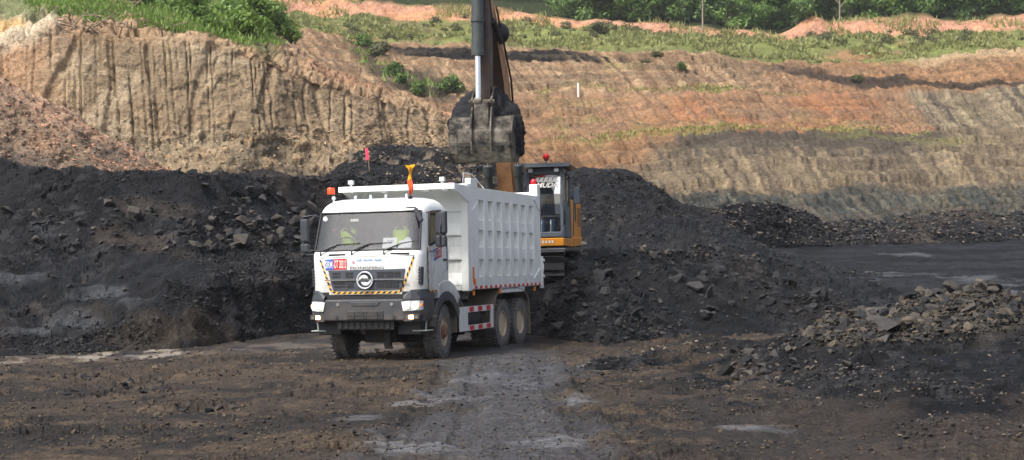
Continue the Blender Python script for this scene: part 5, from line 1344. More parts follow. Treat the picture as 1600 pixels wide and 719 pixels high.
# bucket
bprof = [(-4.62, 4.32), (-4.98, 4.26), (-5.22, 4.10), (-5.34, 3.86), (-5.36, 3.58), (-5.28, 3.34), (-5.08, 3.17), (-4.80, 3.09), (-4.40, 3.12), (-4.05, 3.30), (-3.75, 3.62), (-3.55, 4.02)]
BW = .80; BC = XB - .03
q = MB(); inn = []
for (yv, zv) in bprof:
    cy, cz = -4.45, 3.85; dd = math.hypot(yv - cy, zv - cz); inn.append((yv + (cy - yv) / dd * .05, zv + (cz - zv) / dd * .05))
for i in range(len(bprof) - 1):
    a, b_, c_, d_ = bprof[i], bprof[i + 1], inn[i + 1], inn[i]
    q.prism([a, b_, c_, d_], 0, BC - BW, BC + BW)
bk = q.build('bucket', M_BKT, exc)
for s in (-1, 1):
    q = MB(); q.prism(bprof + [(-4.1, 4.15)], 0, BC + s * (BW - .04), BC + s * (BW + .012)); q.build('bucket_side', M_BKT, bk)
    q = MB(); q.prism([(-3.5, 4.06), (-3.62, 4.12), (-4.2, 4.22), (-4.6, 4.38), (-4.6, 4.28), (-3.75, 3.78)], 0, BC + s * (BW + .013), BC + s * (BW + .045)); q.build('side_cutter', M_BKT, bk)
    q = MB(); q.prism([(-4.9, 4.5), (-5.12, 4.56), (-5.28, 4.40), (-5.42, 4.05), (-5.46, 3.8), (-5.45, 3.5), (-5.36, 3.28), (-5.26, 3.36), (-5.34, 3.6), (-5.3, 3.86), (-5.0, 4.2)], 0, BC + .03 + s * .25 - .022, BC + .03 + s * .25 + .022); q.build('ear_plate', M_BKT, bk, bevel=.006)
    q = MB(); q.prism([(-5.38, 3.80), (-5.385, 3.58), (-5.30, 3.32), (-5.08, 3.15), (-5.06, 3.17), (-5.27, 3.34), (-5.35, 3.58), (-5.345, 3.8)], 0, BC + s * .60, BC + s * .76); q.build('wear_strip', M_BKT, bk)
q = MB(); q.box(BC - BW + .02, BC + BW - .02, -5.368, -5.34, 3.50, 3.516); q.build('weld_line', M_EXD, bk)
for k in range(5):
    x = BC - BW + .12 + k * (2 * BW - .24) / 4
    q = MB(); q.prism([(-3.62, 3.86), (-3.70, 3.98), (-3.50, 4.2), (-3.38, 4.32), (-3.46, 4.02)], 0, x - .06, x + .06); q.build('tooth', M_BKT, bk, bevel=.01)

# coal load in the bucket
def coal_lump(name, f, nu, nv, m):
    vs = []; fs = []
    for i in range(nv + 1):
        for j in range(nu):
            vs.append(f(j / nu, i / nv))
    for i in range(nv):
        for j in range(nu):
            fs.append((i * nu + j, i * nu + (j + 1) % nu, (i + 1) * nu + (j + 1) % nu, (i + 1) * nu + j))
    v = np.array(vs, float)
    h, e, r = chunks(v, .16, 61); h2, _, _ = chunks(v, .07, 62)
    ctr = np.array([BC, -4.4, 3.9]); dn = v - ctr; dn /= np.linalg.norm(dn, axis=1, keepdims=True)
    v = v + dn * (.022 * h + .016 * h2 + .11 * fbm(v, .45, 4))[:, None]
    return np_mesh(name, v, np.array(fs), smooth=True)
def heap(u, w):
    a = 2 * math.pi * u
    t = w
    k_ = max(0., 1 - t ** 2.4) ** .6; rx = .96 * k_ + 1e-3; ry = .86 * k_
    x = BC + (.04 if t > .3 else 0) + rx * np.sign(math.cos(a)) * abs(math.cos(a)) ** .75
    y = -4.38 + (ry if math.sin(a) > 0 else .60 * k_) * np.sign(math.sin(a)) * abs(math.sin(a)) ** .75
    z0 = 3.35 if (math.cos(a) > .55 and math.sin(a) > -.9) else 3.98
    return (x, y, z0 + (5.06 - z0) * t)
M_COAL = mat('loose_coal', lin((33, 34, 37)), .75, spec=.2, var=.3, vscale=14, bump=.9, bscale=26)
ld = link('coal_load', coal_lump('coal_load', heap, 120, 46, M_COAL), M_COAL)
ld.location = (EXC[0], EXC[1], EXC_Z); ld.rotation_euler = (0, 0, -EYAW)
tag(ld, 'heap of fine black coal overflowing the excavator bucket', 'coal', kind='stuff')

# ------------------------------------------------------------------ people
M_SKIN = mat('skin', lin((122, 84, 62)), .6)
M_SHIRT_N = mat('navy_shirt', lin((44, 54, 84)), .85, var=.1)
M_SHIRT_G = mat('grey_shirt', lin((90, 92, 98)), .85, var=.1)
M_JEANS = mat('blue_jeans', lin((78, 104, 146)), .85, var=.15)
M_TROUS = mat('dark_trousers', lin((48, 50, 58)), .85)
M_LIME = mat('lime_vest', lin((214, 252, 40)), .7)
M_HAIR = mat('black_hair', lin((26, 22, 20)), .6)
M_EYE = mat('eye', lin((24, 20, 18)), .3)
M_BOOT = mat('boot', lin((44, 38, 34)), .7)
def person(seat, base_xf, label, mats, lean=.0, arms=None, head_turn=(0, 0), hat=None, vest=True):
    J = {}
    V = []; Rr = []; Ed = []
    def v(n, p, r, par=None):
        J[n] = len(V); V.append(Vector(p)); Rr.append(r)
        if par is not None: Ed.append((J[par], J[n]))
    v('pel', (0, 0, .08), .15)
    v('bel', (0, .01, .22), .145, 'pel'); v('chest', (0, -.0 - lean, .38), .155, 'bel'); v('nb', (0, -.01 - lean, .50), .085, 'chest'); v('neck', (0, -.02 - lean, .565), .055, 'nb')
    tx, ty = head_turn
    v('jaw', (tx * .3, -.045 - lean, .625), .075, 'neck'); v('hd', (tx * .6, -.03 - lean, .71), .092, 'jaw'); v('crown', (tx * .6, -.015 - lean, .79), .07, 'hd')
    v('nose', (tx, -.125 - lean, .685), .014, 'hd')
    for s in (-1, 1):
        k = 'r' if s > 0 else 'l'
        A = (arms or {}).get(k, dict(el=(.25, -.10, .22), wr=(.16, -.34, .26)))
        el, wr = A['el'], A['wr']
        v('sh' + k, (s * .185, -.0 - lean, .465), .068, 'chest'); v('el' + k, (s * el[0], el[1] - lean, el[2]), .048, 'sh' + k); v('wr' + k, (s * wr[0], wr[1] - lean, wr[2]), .032, 'el' + k)
        w_ = V[J['wr' + k]]; e_ = V[J['el' + k]]; dr = (w_ - e_).normalized(); sd_ = dr.cross(Vector((0, 0, 1))).normalized()
        v('pm' + k, tuple(w_ + dr * .075), .036, 'wr' + k); pm_ = V[J['pm' + k]]
        for fi, (o_, ln) in enumerate(((-.03, .075), (-.01, .085), (.012, .08), (.032, .062))):
            v('f%d' % fi + k, tuple(pm_ + sd_ * o_ + dr * ln * .55), .010, 'pm' + k); v('g%d' % fi + k, tuple(pm_ + sd_ * o_ * 1.1 + dr * ln * .85 + Vector((0, 0, -.03))), .008, 'f%d' % fi + k)
        v('t0' + k, tuple(w_ + dr * .045 - s * sd_ * -.045), .012, 'wr' + k); v('t1' + k, tuple(w_ + dr * .085 + s * sd_ * .055 + Vector((0, 0, -.02))), .009, 't0' + k)
        v('hip' + k, (s * .10, -.02, .06), .10, 'pel'); v('kn' + k, (s * .14, -.45, .10), .068, 'hip' + k); v('an' + k, (s * .14, -.47, -.30), .045, 'kn' + k); v('toe' + k, (s * .15, -.63, -.36), .04, 'an' + k)
        v('ear' + k, (tx * .6 + s * .088, -.02 - lean, .70), .014, 'hd')
    me = bpy.data.meshes.new('person'); me.from_pydata([tuple(q) for q in V], Ed, [])
    o = bpy.data.objects.new('tmp', me); COL.objects.link(o)
    o.modifiers.new('Skin', 'SKIN').use_smooth_shade = True
    sk = me.skin_vertices[0].data
    for i, r in enumerate(Rr): sk[i].radius = (r, r); sk[i].use_root = (i == 0)
    o.modifiers.new('Sub', 'SUBSURF').levels = 2
    dg = bpy.context.evaluated_depsgraph_get(); dg.update()
    m2 = bpy.data.meshes.new_from_object(o.evaluated_get(dg)); bpy.data.objects.remove(o)
    m2.name = 'person'
    m2.materials.clear()
    for m in mats: m2.materials.append(m)        # skin, shirt, trousers, boots
    hx = [V[J['wrl']], V[J['wrr']]]
    for p in m2.polygons:
        c = p.center
        if c.z > .545 or min((c - h).dot((V[J['wr' + k]] - V[J['el' + k]]).normalized()) for h, k in zip(hx, 'lr') if (c - h).length < .2) > -.02 if any((c - h).length < .2 for h in hx) else c.z > .545: i = 0
        elif c.z < -.25: i = 3
        elif c.z < .13 and not any((c - V[J['el' + k]]).length < .12 for k in 'lr'): i = 2
        else: i = 1
        p.material_index = i
        p.use_smooth = True
    po = bpy.data.objects.new('person', m2); COL.objects.link(po)
    po.matrix_world = base_xf @ Matrix.Translation(seat)
    tag(po, label, 'person')
    hd = V[J['hd']]
    for s in (-1, 1):
        q = MB(); q.ball((hd.x + s * .034, hd.y - .082, hd.z + .012), .013, 8); q.build('eye', M_EYE, po)
    q = MB(); q.box(hd.x - .028, hd.x + .028, hd.y - .092, hd.y - .08, hd.z - .072, hd.z - .064); q.build('mouth', mat('lips', lin((110, 60, 52)), .6), po)
    if hat is None:
        q = MB(); q.lathe([(.03, .101), (.06, .102), (.10, .092), (.13, .06), (.142, .01)], (hd.x, hd.y + .018, hd.z - .01), 2, 18); q.build('hair', M_HAIR, po, smooth=True)
    else:
        q = MB(); q.lathe([(.045, .135), (.05, .13), (.055, .115), (.09, .112), (.13, .09), (.155, .05), (.16, .01)], (hd.x, hd.y + .0, hd.z - .01), 2, 20); q.build('helmet', hat, po, smooth=True)
    if vest:
        q = MB(); n = 24; vs = []; fs = []; lv = [(.10, .185, .165), (.2, .185, .165), (.3, .19, .17), (.38, .20, .172), (.45, .20, .15), (.495, .165, .12), (.53, .10, .095)]
        for (z, a, b) in lv:
            for k in range(n):
                t = 2 * math.pi * k / n; vs.append((a * math.cos(t), -lean * min(1, z / .38) + b * math.sin(t), z))
        for i in range(len(lv) - 1):
            for k in range(n):
                t = 2 * math.pi * (k + .5) / n
                if i >= 4 and -2.0 < t - 2 * math.pi < -1.14 : continue    # open neck in front
                fs.append((i * n + k, i * n + (k + 1) % n, (i + 1) * n + (k + 1) % n, (i + 1) * n + k))
        q.add(vs, fs); vo_ = q.build('vest', M_LIME, po, smooth=True)
        for x in ():
            q = MB(); q.add([(x - .025, -lean - .172, .16), (x + .025, -lean - .172, .16), (x + .025, -lean - .175, .42), (x - .025, -lean - .175, .42)], [(0, 1, 2, 3)]); q.build('reflective_band', M_WHT, vo_)
    return po
TXF = Matrix.Translation((TX, TY, -.04)) @ Matrix.Rotation(-TYAW, 4, 'Z')
EXF = Matrix.Translation((EXC[0], EXC[1], EXC_Z)) @ Matrix.Rotation(-EYAW, 4, 'Z')
person((-.74, .98, 2.22), TXF, 'person in a lime vest behind the steering wheel, left in the truck cab', [M_SKIN, M_SHIRT_G, M_TROUS, M_BOOT], lean=.04, arms=dict(r=dict(el=(.25, -.16, .28), wr=(.17, -.36, .42)), l=dict(el=(.25, -.16, .28), wr=(.17, -.36, .42))))
person((.43, .98, 2.22), TXF, 'person in a lime vest sitting upright behind the papers, right in the truck cab', [M_SKIN, M_SHIRT_G, M_TROUS, M_BOOT], lean=.0, hat=mat('pale_helmet', lin((226, 200, 170)), .4), arms=dict(r=dict(el=(.24, -.08, .22), wr=(.12, -.28, .16)), l=dict(el=(.24, -.08, .22), wr=(.12, -.28, .16))))
person((1.22, -.42, 1.62), EXF, 'person in a navy shirt and jeans operating the excavator', [M_SKIN, M_SHIRT_N, M_JEANS, M_BOOT], lean=.05, vest=False, arms=dict(r=dict(el=(.27, -.12, .22), wr=(.30, -.36, .22)), l=dict(el=(.27, -.12, .22), wr=(.30, -.36, .22))))
# ------------------------------------------------------------------ loose stone and rubble
def hull_mesh(name, n, flat, seed, mat_):
    r = np.random.default_rng(seed)
    p = r.normal(size=(n, 3)); p /= np.linalg.norm(p, axis=1, keepdims=True)
    p *= r.uniform(.72, 1.0, (n, 1)); p *= np.array([1.0, r.uniform(.55, .95), flat])
    bm = bmesh.new()
    for q in p: bm.verts.new(q)
    res = bmesh.ops.convex_hull(bm, input=bm.verts)
    bmesh.ops.delete(bm, geom=[v for v in bm.verts if not v.link_faces], context='VERTS')
    bmesh.ops.bevel(bm, geom=[e for e in bm.edges if e.calc_face_angle(0) > .5], offset=.05, segments=1, affect='EDGES', clamp_overlap=True)
    for v_ in bm.verts: v_.co += Vector(r.normal(size=3) * .02)
    me = bpy.data.meshes.new(name); bm.to_mesh(me); bm.free()
    me.materials.append(mat_)
    return me
ST_COAL = stone_mat('coal_stone', [(32, 33, 36), (45, 45, 46), (38, 38, 40), (54, 52, 49), (29, 30, 33)])
ST_TAN = stone_mat('tan_stone', [(62, 59, 53), (82, 75, 64), (54, 53, 51), (92, 82, 66), (68, 64, 58)])
ST_GREY = stone_mat('grey_brown_stone', [(60, 58, 56), (76, 72, 66), (52, 51, 52), (88, 81, 71), (66, 63, 60)])
ST_SOIL = stone_mat('soil_clod_stone', [(66, 58, 50), (84, 72, 58), (54, 50, 48), (96, 82, 64), (60, 56, 53)])
ROCKS = {}
for nm, m_ in (('coal', ST_COAL), ('tan', ST_TAN), ('grey', ST_GREY), ('soil', ST_SOIL)):
    ROCKS[nm] = [hull_mesh('stone', int(rng.integers(11, 17)), [.32, .5, .62, .4, .26, .55][k % 6], 100 + k, m_) for k in range(12)]
def stone(sheet_name, px, py, size_px, kind, sink=.25, tilt=.5, ax=None):
    p, err = at_px(sheet_name, px, py)
    if err > 6: return None
    s = size_px * 1.25 * p[1] / F_PX / 2
    o = bpy.data.objects.new('stone', ROCKS[kind][int(rng.integers(0, 12))]); COL.objects.link(o)
    o.parent = SHEETS[sheet_name]['o']
    k = rng.uniform(.75, 1.15, 3)
    o.scale = (s * k[0], s * k[1], s * k[2])
    o.location = (p[0], p[1], p[2] + s * (.5 - sink) * .8)
    o.rotation_euler = (rng.normal() * tilt, rng.normal() * tilt, rng.uniform(0, 6.28))
    return o
def scatter(sheet_name, n, poly, size, kinds, power=2.2, **kw):
    """poly: (px0, px1, [(px, ytop, ybottom)...])"""
    x0, x1, yy = poly; yy = np.array(yy, float)
    for _ in range(n):
        x = rng.uniform(x0, x1); a = np.interp(x, yy[:, 0], yy[:, 1]); b = np.interp(x, yy[:, 0], yy[:, 2])
        s = size[0] + (size[1] - size[0]) * rng.random() ** power
        stone(sheet_name, x, rng.uniform(a, b), s, kinds[int(rng.integers(0, len(kinds)))], **kw)
# boulders that stand out on the left bank (px, py, width)
for (x, y, s, k) in ((205, 342, 40, 'grey'), (198, 338, 26, 'coal'), (376, 381, 44, 'tan'), (368, 386, 30, 'tan'), (428, 379, 34, 'tan'), (402, 362, 26, 'grey'), (382, 352, 34, 'grey'), (436, 348, 34, 'grey'), (462, 352, 34, 'grey'), (440, 366, 28, 'grey'), (330, 360, 22, 'tan'), (413, 300, 26, 'grey'), (388, 298, 18, 'tan'), (345, 375, 20, 'grey'), (318, 292, 18, 'grey'), (55, 375, 22, 'tan'), (98, 372, 18, 'grey'), (170, 320, 24, 'grey'), (306, 385, 24, 'tan'), (10, 330, 30, 'grey'), (475, 400, 22, 'tan'), (391, 333, 16, 'tan'), (465, 330, 22, 'coal'), (492, 312, 24, 'coal'), (250, 368, 20, 'coal'), (355, 335, 16, 'coal'), (420, 440, 16, 'grey'), (360, 428, 16, 'grey')):
    stone('coal_bank', x, y, s, k, sink=.2, tilt=.35)
scatter('coal_bank', 90, (300, 500, [(300, 330, 392), (420, 300, 395), (500, 320, 400)]), (9, 28), ['grey', 'grey', 'coal'])
scatter('coal_bank', 90, (40, 310, [(40, 330, 395), (200, 325, 392), (310, 335, 392)]), (7, 20), ['coal', 'grey', 'coal'])
scatter('coal_bank', 70, (0, 500, [(0, 400, 530), (500, 400, 500)]), (5, 14), ['coal', 'coal', 'grey'])
# rubble heap at right
for (x, y, s, k) in ((1312, 512, 42, 'tan'), (1335, 498, 34, 'tan'), (1385, 518, 46, 'grey'), (1265, 556, 40, 'grey'), (1440, 462, 36, 'tan'), (1490, 458, 44, 'tan'), (1530, 452, 36, 'grey'), (1556, 450, 34, 'tan'), (1512, 490, 34, 'tan'), (1545, 485, 30, 'grey'), (1566, 492, 24, 'tan'), (1420, 510, 44, 'tan'), (1410, 490, 34, 'grey'), (1590, 480, 34, 'coal'), (1350, 490, 30, 'tan'), (1375, 492, 30, 'grey'), (1228, 500, 36, 'coal'), (1262, 528, 30, 'grey'), (1470, 470, 30, 'grey'), (1575, 468, 34, 'grey')):
    stone('rubble_heap', x, y, s, k, sink=.15, tilt=.5)
scatter('rubble_heap', 190, (1290, 1610, [(1290, 505, 540), (1340, 486, 545), (1440, 460, 525), (1560, 450, 520), (1610, 460, 520)]), (9, 38), ['tan', 'grey', 'grey', 'coal', 'coal'], power=2.2, sink=.35, tilt=.6)
scatter('pit_floor', 110, (0, 620, [(0, 575, 700), (620, 572, 700)]), (4, 15), ['soil', 'soil', 'coal'], power=3., sink=.3)
scatter('pit_floor', 50, (950, 1600, [(950, 560, 700), (1200, 660, 710), (1600, 695, 715)]), (4, 15), ['soil', 'coal'], power=3., sink=.3)
for (x, y) in ((310, 588), (185, 610), (165, 615), (205, 608), (225, 612), (120, 618), (265, 648), (300, 645), (480, 606), (130, 590), (345, 640), (520, 605)):
    for _ in range(4): stone('pit_floor', x + rng.normal() * 14, y + rng.normal() * 4, rng.uniform(6, 18), 'soil' if rng.random() < .5 else 'coal', sink=.2)
scatter('rubble_heap', 88, (1130, 1330, [(1130, 545, 610), (1330, 510, 590)]), (8, 30), ['grey', 'grey', 'coal', 'tan'], sink=.2)
# slope right of the truck
scatter('coal_pad', 210, (850, 1300, [(850, 452, 530), (900, 400, 532), (1000, 392, 530), (1150, 398, 500), (1220, 435, 495), (1300, 470, 490)]), (7, 34), ['coal', 'coal', 'coal', 'grey'], power=3., tilt=.7)
scatter('coal_pad', 60, (900, 1180, [(900, 385, 400), (1180, 385, 405)]), (7, 18), ['coal', 'grey', 'tan'], tilt=.5)
scatter('coal_face', 60, (520, 760, [(520, 262, 285), (580, 235, 285), (700, 240, 285), (760, 260, 290)]), (4, 9), ['tan', 'tan', 'grey'])
scatter('coal_face', 60, (900, 1100, [(900, 330, 365), (1100, 345, 368)]), (5, 12), ['coal', 'grey'])
scatter('rubble_ridge', 130, (1010, 1610, [(1010, 330, 350), (1200, 322, 376), (1300, 352, 378), (1600, 334, 372)]), (5, 12), ['coal', 'grey', 'coal', 'tan'])

# small chips: too many to count, joined per surface
def chips(name, sheet_name, n, size, colr, label, region=None, seed=0, flat=.5, mat_=None):
    r = np.random.default_rng(900 + seed); s = SHEETS[sheet_name]
    pos = s['pos'].reshape(-1, 3); uv = s['uv'].reshape(-1, 2)
    m = (uv[:, 0] > -40) & (uv[:, 0] < 1640) & (uv[:, 1] < 740) & (pos[:, 1] > 5)
    if region is not None: m &= region(uv[:, 0], uv[:, 1], pos)
    idx = np.flatnonzero(m)
    pick = r.choice(idx, n)
    p = pos[pick] + r.normal(size=(n, 3)) * np.array([.05, .05, 0])
    tm = []; 
    base = np.array([(x, y, z) for z in (-.7, .7) for y in (-.75, .75) for x in (-.9, .9)], float); base[4:, :2] *= .8
    tri = np.array([q for a_, b_, c_, d_ in ((0, 2, 3, 1), (4, 5, 7, 6), (0, 1, 5, 4), (2, 6, 7, 3), (0, 4, 6, 2), (1, 3, 7, 5)) for q in ((a_, b_, c_), (a_, c_, d_))])
    sz = (size[0] + (size[1] - size[0]) * r.random(n) ** 3) * p[:, 1] / F_PX / 2
    V = base[None] * r.uniform(.5, 1.15, (n, 1, 3)) * (1 + .12 * r.normal(size=(n, 8, 1))) + .14 * r.normal(size=(n, 8, 3))
    V[:, :, 2] *= flat
    a = r.uniform(0, 6.28, n); b = r.normal(size=n) * .5
    ca, sa, cb_, sb = np.cos(a), np.sin(a), np.cos(b), np.sin(b)
    X = V[..., 0] * ca[:, None] - V[..., 1] * sa[:, None]; Y = V[..., 0] * sa[:, None] + V[..., 1] * ca[:, None]; Z = V[..., 2]
    Y, Z = Y * cb_[:, None] - Z * sb[:, None], Y * sb[:, None] + Z * cb_[:, None]
    V = np.stack([X, Y, Z], -1) * sz[:, None, None] + p[:, None, :] + np.array([0, 0, .2]) * sz[:, None, None]
    F = (tri[None] + 8 * np.arange(n)[:, None, None]).reshape(-1, 3)
    ci = r.integers(0, len(colr), n); C = np.stack([lin(c) for c in colr])[ci] * r.uniform(.7, 1.3, (n, 1))
    C = np.repeat(C, 8, 0)
    me = np_mesh(name, V.reshape(-1, 3), F, col=C, wet=np.zeros(n * 8))
    o = link(name, me, mat_ or chip_m); tag(o, label, 'gravel', kind='stuff'); return o
chip_m = terrain_mat('chip_stone', scale=.3, bump=.3, bdist=.02, var=.3, rough=.75, spec=.3)
DK = [(28, 29, 32), (37, 37, 39), (44, 43, 43), (32, 33, 36), (52, 50, 47)]
EA = [(60, 52, 44), (68, 59, 48), (46, 42, 40), (40, 38, 39), (80, 70, 56), (52, 46, 40)]
on_track = lambda u, v: np.abs(u - np.interp(v, [520, 560, 719, 900], [775, 785, 800, 840])) < np.interp(v, [520, 560, 719, 900], [70, 90, 190, 300])
r_free = np.random.default_rng(5)
clump = lambda p, k: fbm(p, 1.6, 3, off=k) > .12
chips('soil_clods', 'pit_floor', 12000, (1.5, 8), EA, 'countless small earth clods and chips over the brown pit floor', lambda u, v, p: (v > 545) & ~on_track(u, v) & (clump(p, 3.) | (r_free.random(len(p)) < .25)), 1, .6)
chips('track_grit', 'pit_floor', 2600, (2, 6), EA + DK, 'fine grit scattered on the compacted grey track', lambda u, v, p: (v > 555) & on_track(u, v), 2, .5)
chips('bank_gravel', 'coal_bank', 12000, (1.5, 7), DK, 'small coal chips covering the left bank', lambda u, v, p: clump(p, 7.) | (r_free.random(len(p)) < .06), 3)
chips('slope_gravel', 'coal_pad', 9000, (1.5, 8), DK, 'small coal chips covering the slope right of the truck', lambda u, v, p: ~((np.abs(p[:, 0] + .05) < 2.1) & (np.abs(p[:, 1] - 41) < 2.7)) & (clump(p, 9.) | (r_free.random(len(p)) < .1)), 4)
chips('heap_gravel', 'rubble_heap', 12000, (1.5, 8), DK + [(96, 88, 78)], 'small dark chips covering the right rubble heap', lambda u, v, p: clump(p, 5.) | (r_free.random(len(p)) < .12), 5)
chips('heap_rubble', 'rubble_heap', 3000, (4, 16), [(52, 49, 45), (62, 57, 49), (43, 42, 40), (37, 37, 37), (70, 63, 53)], 'broken grey-brown rubble between the big stones of the right heap', lambda u, v, p: (u > 1270) & (v < 535) & (v < 470 + (1600 - u) * .2 + 40), 15, .6)
chips('face_gravel', 'coal_face', 5000, (2, 6), DK, 'small coal chips on the black face behind the excavator', None, 6)
chips('mound_flakes', 'coal_face', 900, (2.5, 6.5), [(128, 114, 96), (142, 126, 102), (104, 96, 86)], 'pale stone flakes on the black mound behind the truck', lambda u, v, p: (u < 780) & clump(p, 2.), 16)
chips('ridge_gravel', 'rubble_ridge', 6000, (2, 8), DK + [(92, 84, 76)], 'small stones covering the far rubble ridge', None, 7)
chips('talus_gravel', 'cliff', 5000, (1.5, 6), [(140, 120, 96), (112, 100, 86), (168, 142, 108), (92, 84, 76)], 'small tan stones at the foot of the left cliff', lambda u, v, p: (v > 205), 8)
chips('debris_gravel', 'debris_slope', 4000, (1.5, 6), [(180, 132, 106), (140, 116, 94), (112, 98, 84)], 'small reddish clods on the debris slope', None, 9)

# ------------------------------------------------------------------ vegetation
LEAF_T = [leaf_mat('tree_leaves_dark', (.06, .115, .03), (.15, .25, .065)), leaf_mat('tree_leaves_mid', (.075, .14, .035), (.18, .29, .075)), leaf_mat('tree_leaves_bright', (.095, .19, .04), (.22, .35, .08))]
LEAF_B = leaf_mat('shrub_leaves', (.06, .12, .022), (.17, .27, .05))
LEAF_D = leaf_mat('dry_shrub_leaves', (.075, .085, .035), (.16, .17, .07))
M_BARK = mat('bark', lin((116, 102, 86)), .9, var=.3)
M_PALE = mat('pale_bark', lin((136, 128, 112)), .9, var=.2)
def leaves(n, lobes, size, seed, droop=.3):
    """many leaf-sized quads spread through a set of lobes"""
    r = np.random.default_rng(seed); lobes = np.array(lobes, float)
    w = lobes[:, 3] ** 2; k = r.choice(len(lobes), n, p=w / w.sum())
    d = r.normal(size=(n, 3)); d /= np.linalg.norm(d, axis=1, keepdims=True)
    rad = (.55 + .5 * r.random(n) ** .6) * (1 + .18 * r.normal(size=n))
    c = lobes[k, :3] + d * (lobes[k, 3] * rad)[:, None] * np.array([1, 1, .8])
    nrm = d + .6 * r.normal(size=(n, 3)) + np.array([0, 0, .4]); nrm /= np.linalg.norm(nrm, axis=1, keepdims=True)
    t = np.cross(nrm, r.normal(size=(n, 3))); t /= np.linalg.norm(t, axis=1, keepdims=True); b = np.cross(nrm, t)
    s = size * r.uniform(.6, 1.4, n)[:, None]
    V = np.stack([c - t * s, c - b * s * .45 , c + t * s, c + b * s * .45], 1)
    V[:, 2, 2] -= droop * s[:, 0] 
    F = np.arange(n * 4).reshape(n, 4)
    return V.reshape(-1, 3), F
def make_tree(name, h, w, seed, lm, low=.15, nl=15, n=2600, leaf=.24):
    r = np.random.default_rng(seed)
    lobes = []
    for i in range(nl):
        t = r.uniform(low, .92); ww = w * (.45 + .55 * math.sin(math.pi * min(1, t + .12))) ; a = r.uniform(0, 6.28); rr = r.uniform(.1, .75) * ww
        lobes.append((rr * math.cos(a), rr * math.sin(a), h * t, r.uniform(.28, .5) * w * .9))
    V, F = leaves(n, lobes, leaf, seed)
    root = empty(name)
    tb = MB(); tb.tube([(0, 0, -.6), (.05 * w, 0, h * .35), (-.03 * w, .04 * w, h * .85)], [.035 * h, .025 * h, .008 * h], 7)
    for i in range(7):
        L = lobes[i]; z0 = max(.15 * h, L[2] * .6); tb.tube([(0, 0, z0), (L[0] * .6, L[1] * .6, L[2] * .85 + .1), (L[0], L[1], L[2])], [.014 * h, .009 * h, .003 * h], 5)
    tb.build('trunk', M_BARK, root, smooth=True)
    link('crown', np_mesh('crown', V, F), lm, root)
    return root
def put(o, loc, rz, sc): o.location = loc; o.rotation_euler = (0, 0, rz); o.scale = (sc, sc, sc * rng.uniform(.9, 1.1)); return o
protos = [make_tree('tree', 9, 4.2, 300 + k, LEAF_T[k % 3], low=.05, nl=20, n=5200, leaf=.30) for k in range(5)]
used = [False] * 5
tree_px = [905, 942, 985, 1020, 1062, 1100, 1142, 1178, 1215, 1246, 1285, 1328, 1370, 1408, 1452, 1490, 1532, 1570, 1606, 1640]
ordn = ['first', 'second', 'third', 'fourth', 'fifth', 'sixth', 'seventh', 'eighth', 'ninth', 'tenth', 'eleventh', 'twelfth', 'thirteenth', 'fourteenth', 'fifteenth', 'sixteenth', 'seventeenth', 'eighteenth', 'nineteenth', 'twentieth']
hx9 = np.array(h9, float)
for i, x in enumerate(tree_px):
    k = i % 5
    o = protos[k] if not used[k] else copy_tree(protos[k]); used[k] = True
    py = np.interp(x, hx9[:, 0], hx9[:, 1]) - 1
    d = 197 + (i * 37 % 9)
    q = P(x, py, d)
    put(o, (q[0], q[1], q[2] - .4), rng.uniform(0, 6.28), rng.uniform(.8, 1.1))
    tag(o, 'leafy green tree, %s from the left along the forest edge above the red bank' % ordn[i], 'tree', 'trees along the forest edge')
# the wood behind reads as one mass
lob = []
for _ in range(260):
    x = rng.uniform(380, 1800); d = rng.uniform(212, 250); py = np.interp(x, hx9[:, 0], hx9[:, 1]) - 12
    q = P(x, py, d); lob.append((q[0], q[1], q[2] + rng.uniform(.5, 7), rng.uniform(1.4, 2.6)))
V, F = leaves(60000, lob, .34, 77)
wd_ = link('forest', np_mesh('forest', V, F), LEAF_T[0]); tag(wd_, 'dense dark green forest behind the edge trees at the top', 'forest', kind='stuff')
# slim bare tree and branching pale tree at the forest edge
def bare(name, px, py, d, h, label, m_, br):
    q = P(px, py, d); root = empty(name, tuple(q)); tag(root, label, 'tree')
    tb = MB(); tb.tube([(0, 0, -.3), (.05, 0, h * .5), (.1, .05, h)], [.12, .09, .03], 7); tb.build('trunk', m_, root, smooth=True)
    for i in range(br):
        t = .35 + .6 * i / max(1, br); s = -1 if i % 2 else 1
        tb = MB(); tb.tube([(.05, 0, h * t), (s * .8, .1, h * t + .9), (s * 1.4, .2, h * t + 2.0)], [.07, .05, .02], 6); tb.build('branch', m_, root, smooth=True)
bare('bare_tree', 1098, 44, 191, 6.5, 'slim pale bare trunk standing alone on the grass below the forest', M_PALE, 0)
bare('bare_tree', 1312, 30, 194.5, 4.5, 'forked pale bare tree at the forest edge above the red notch', M_PALE, 5)
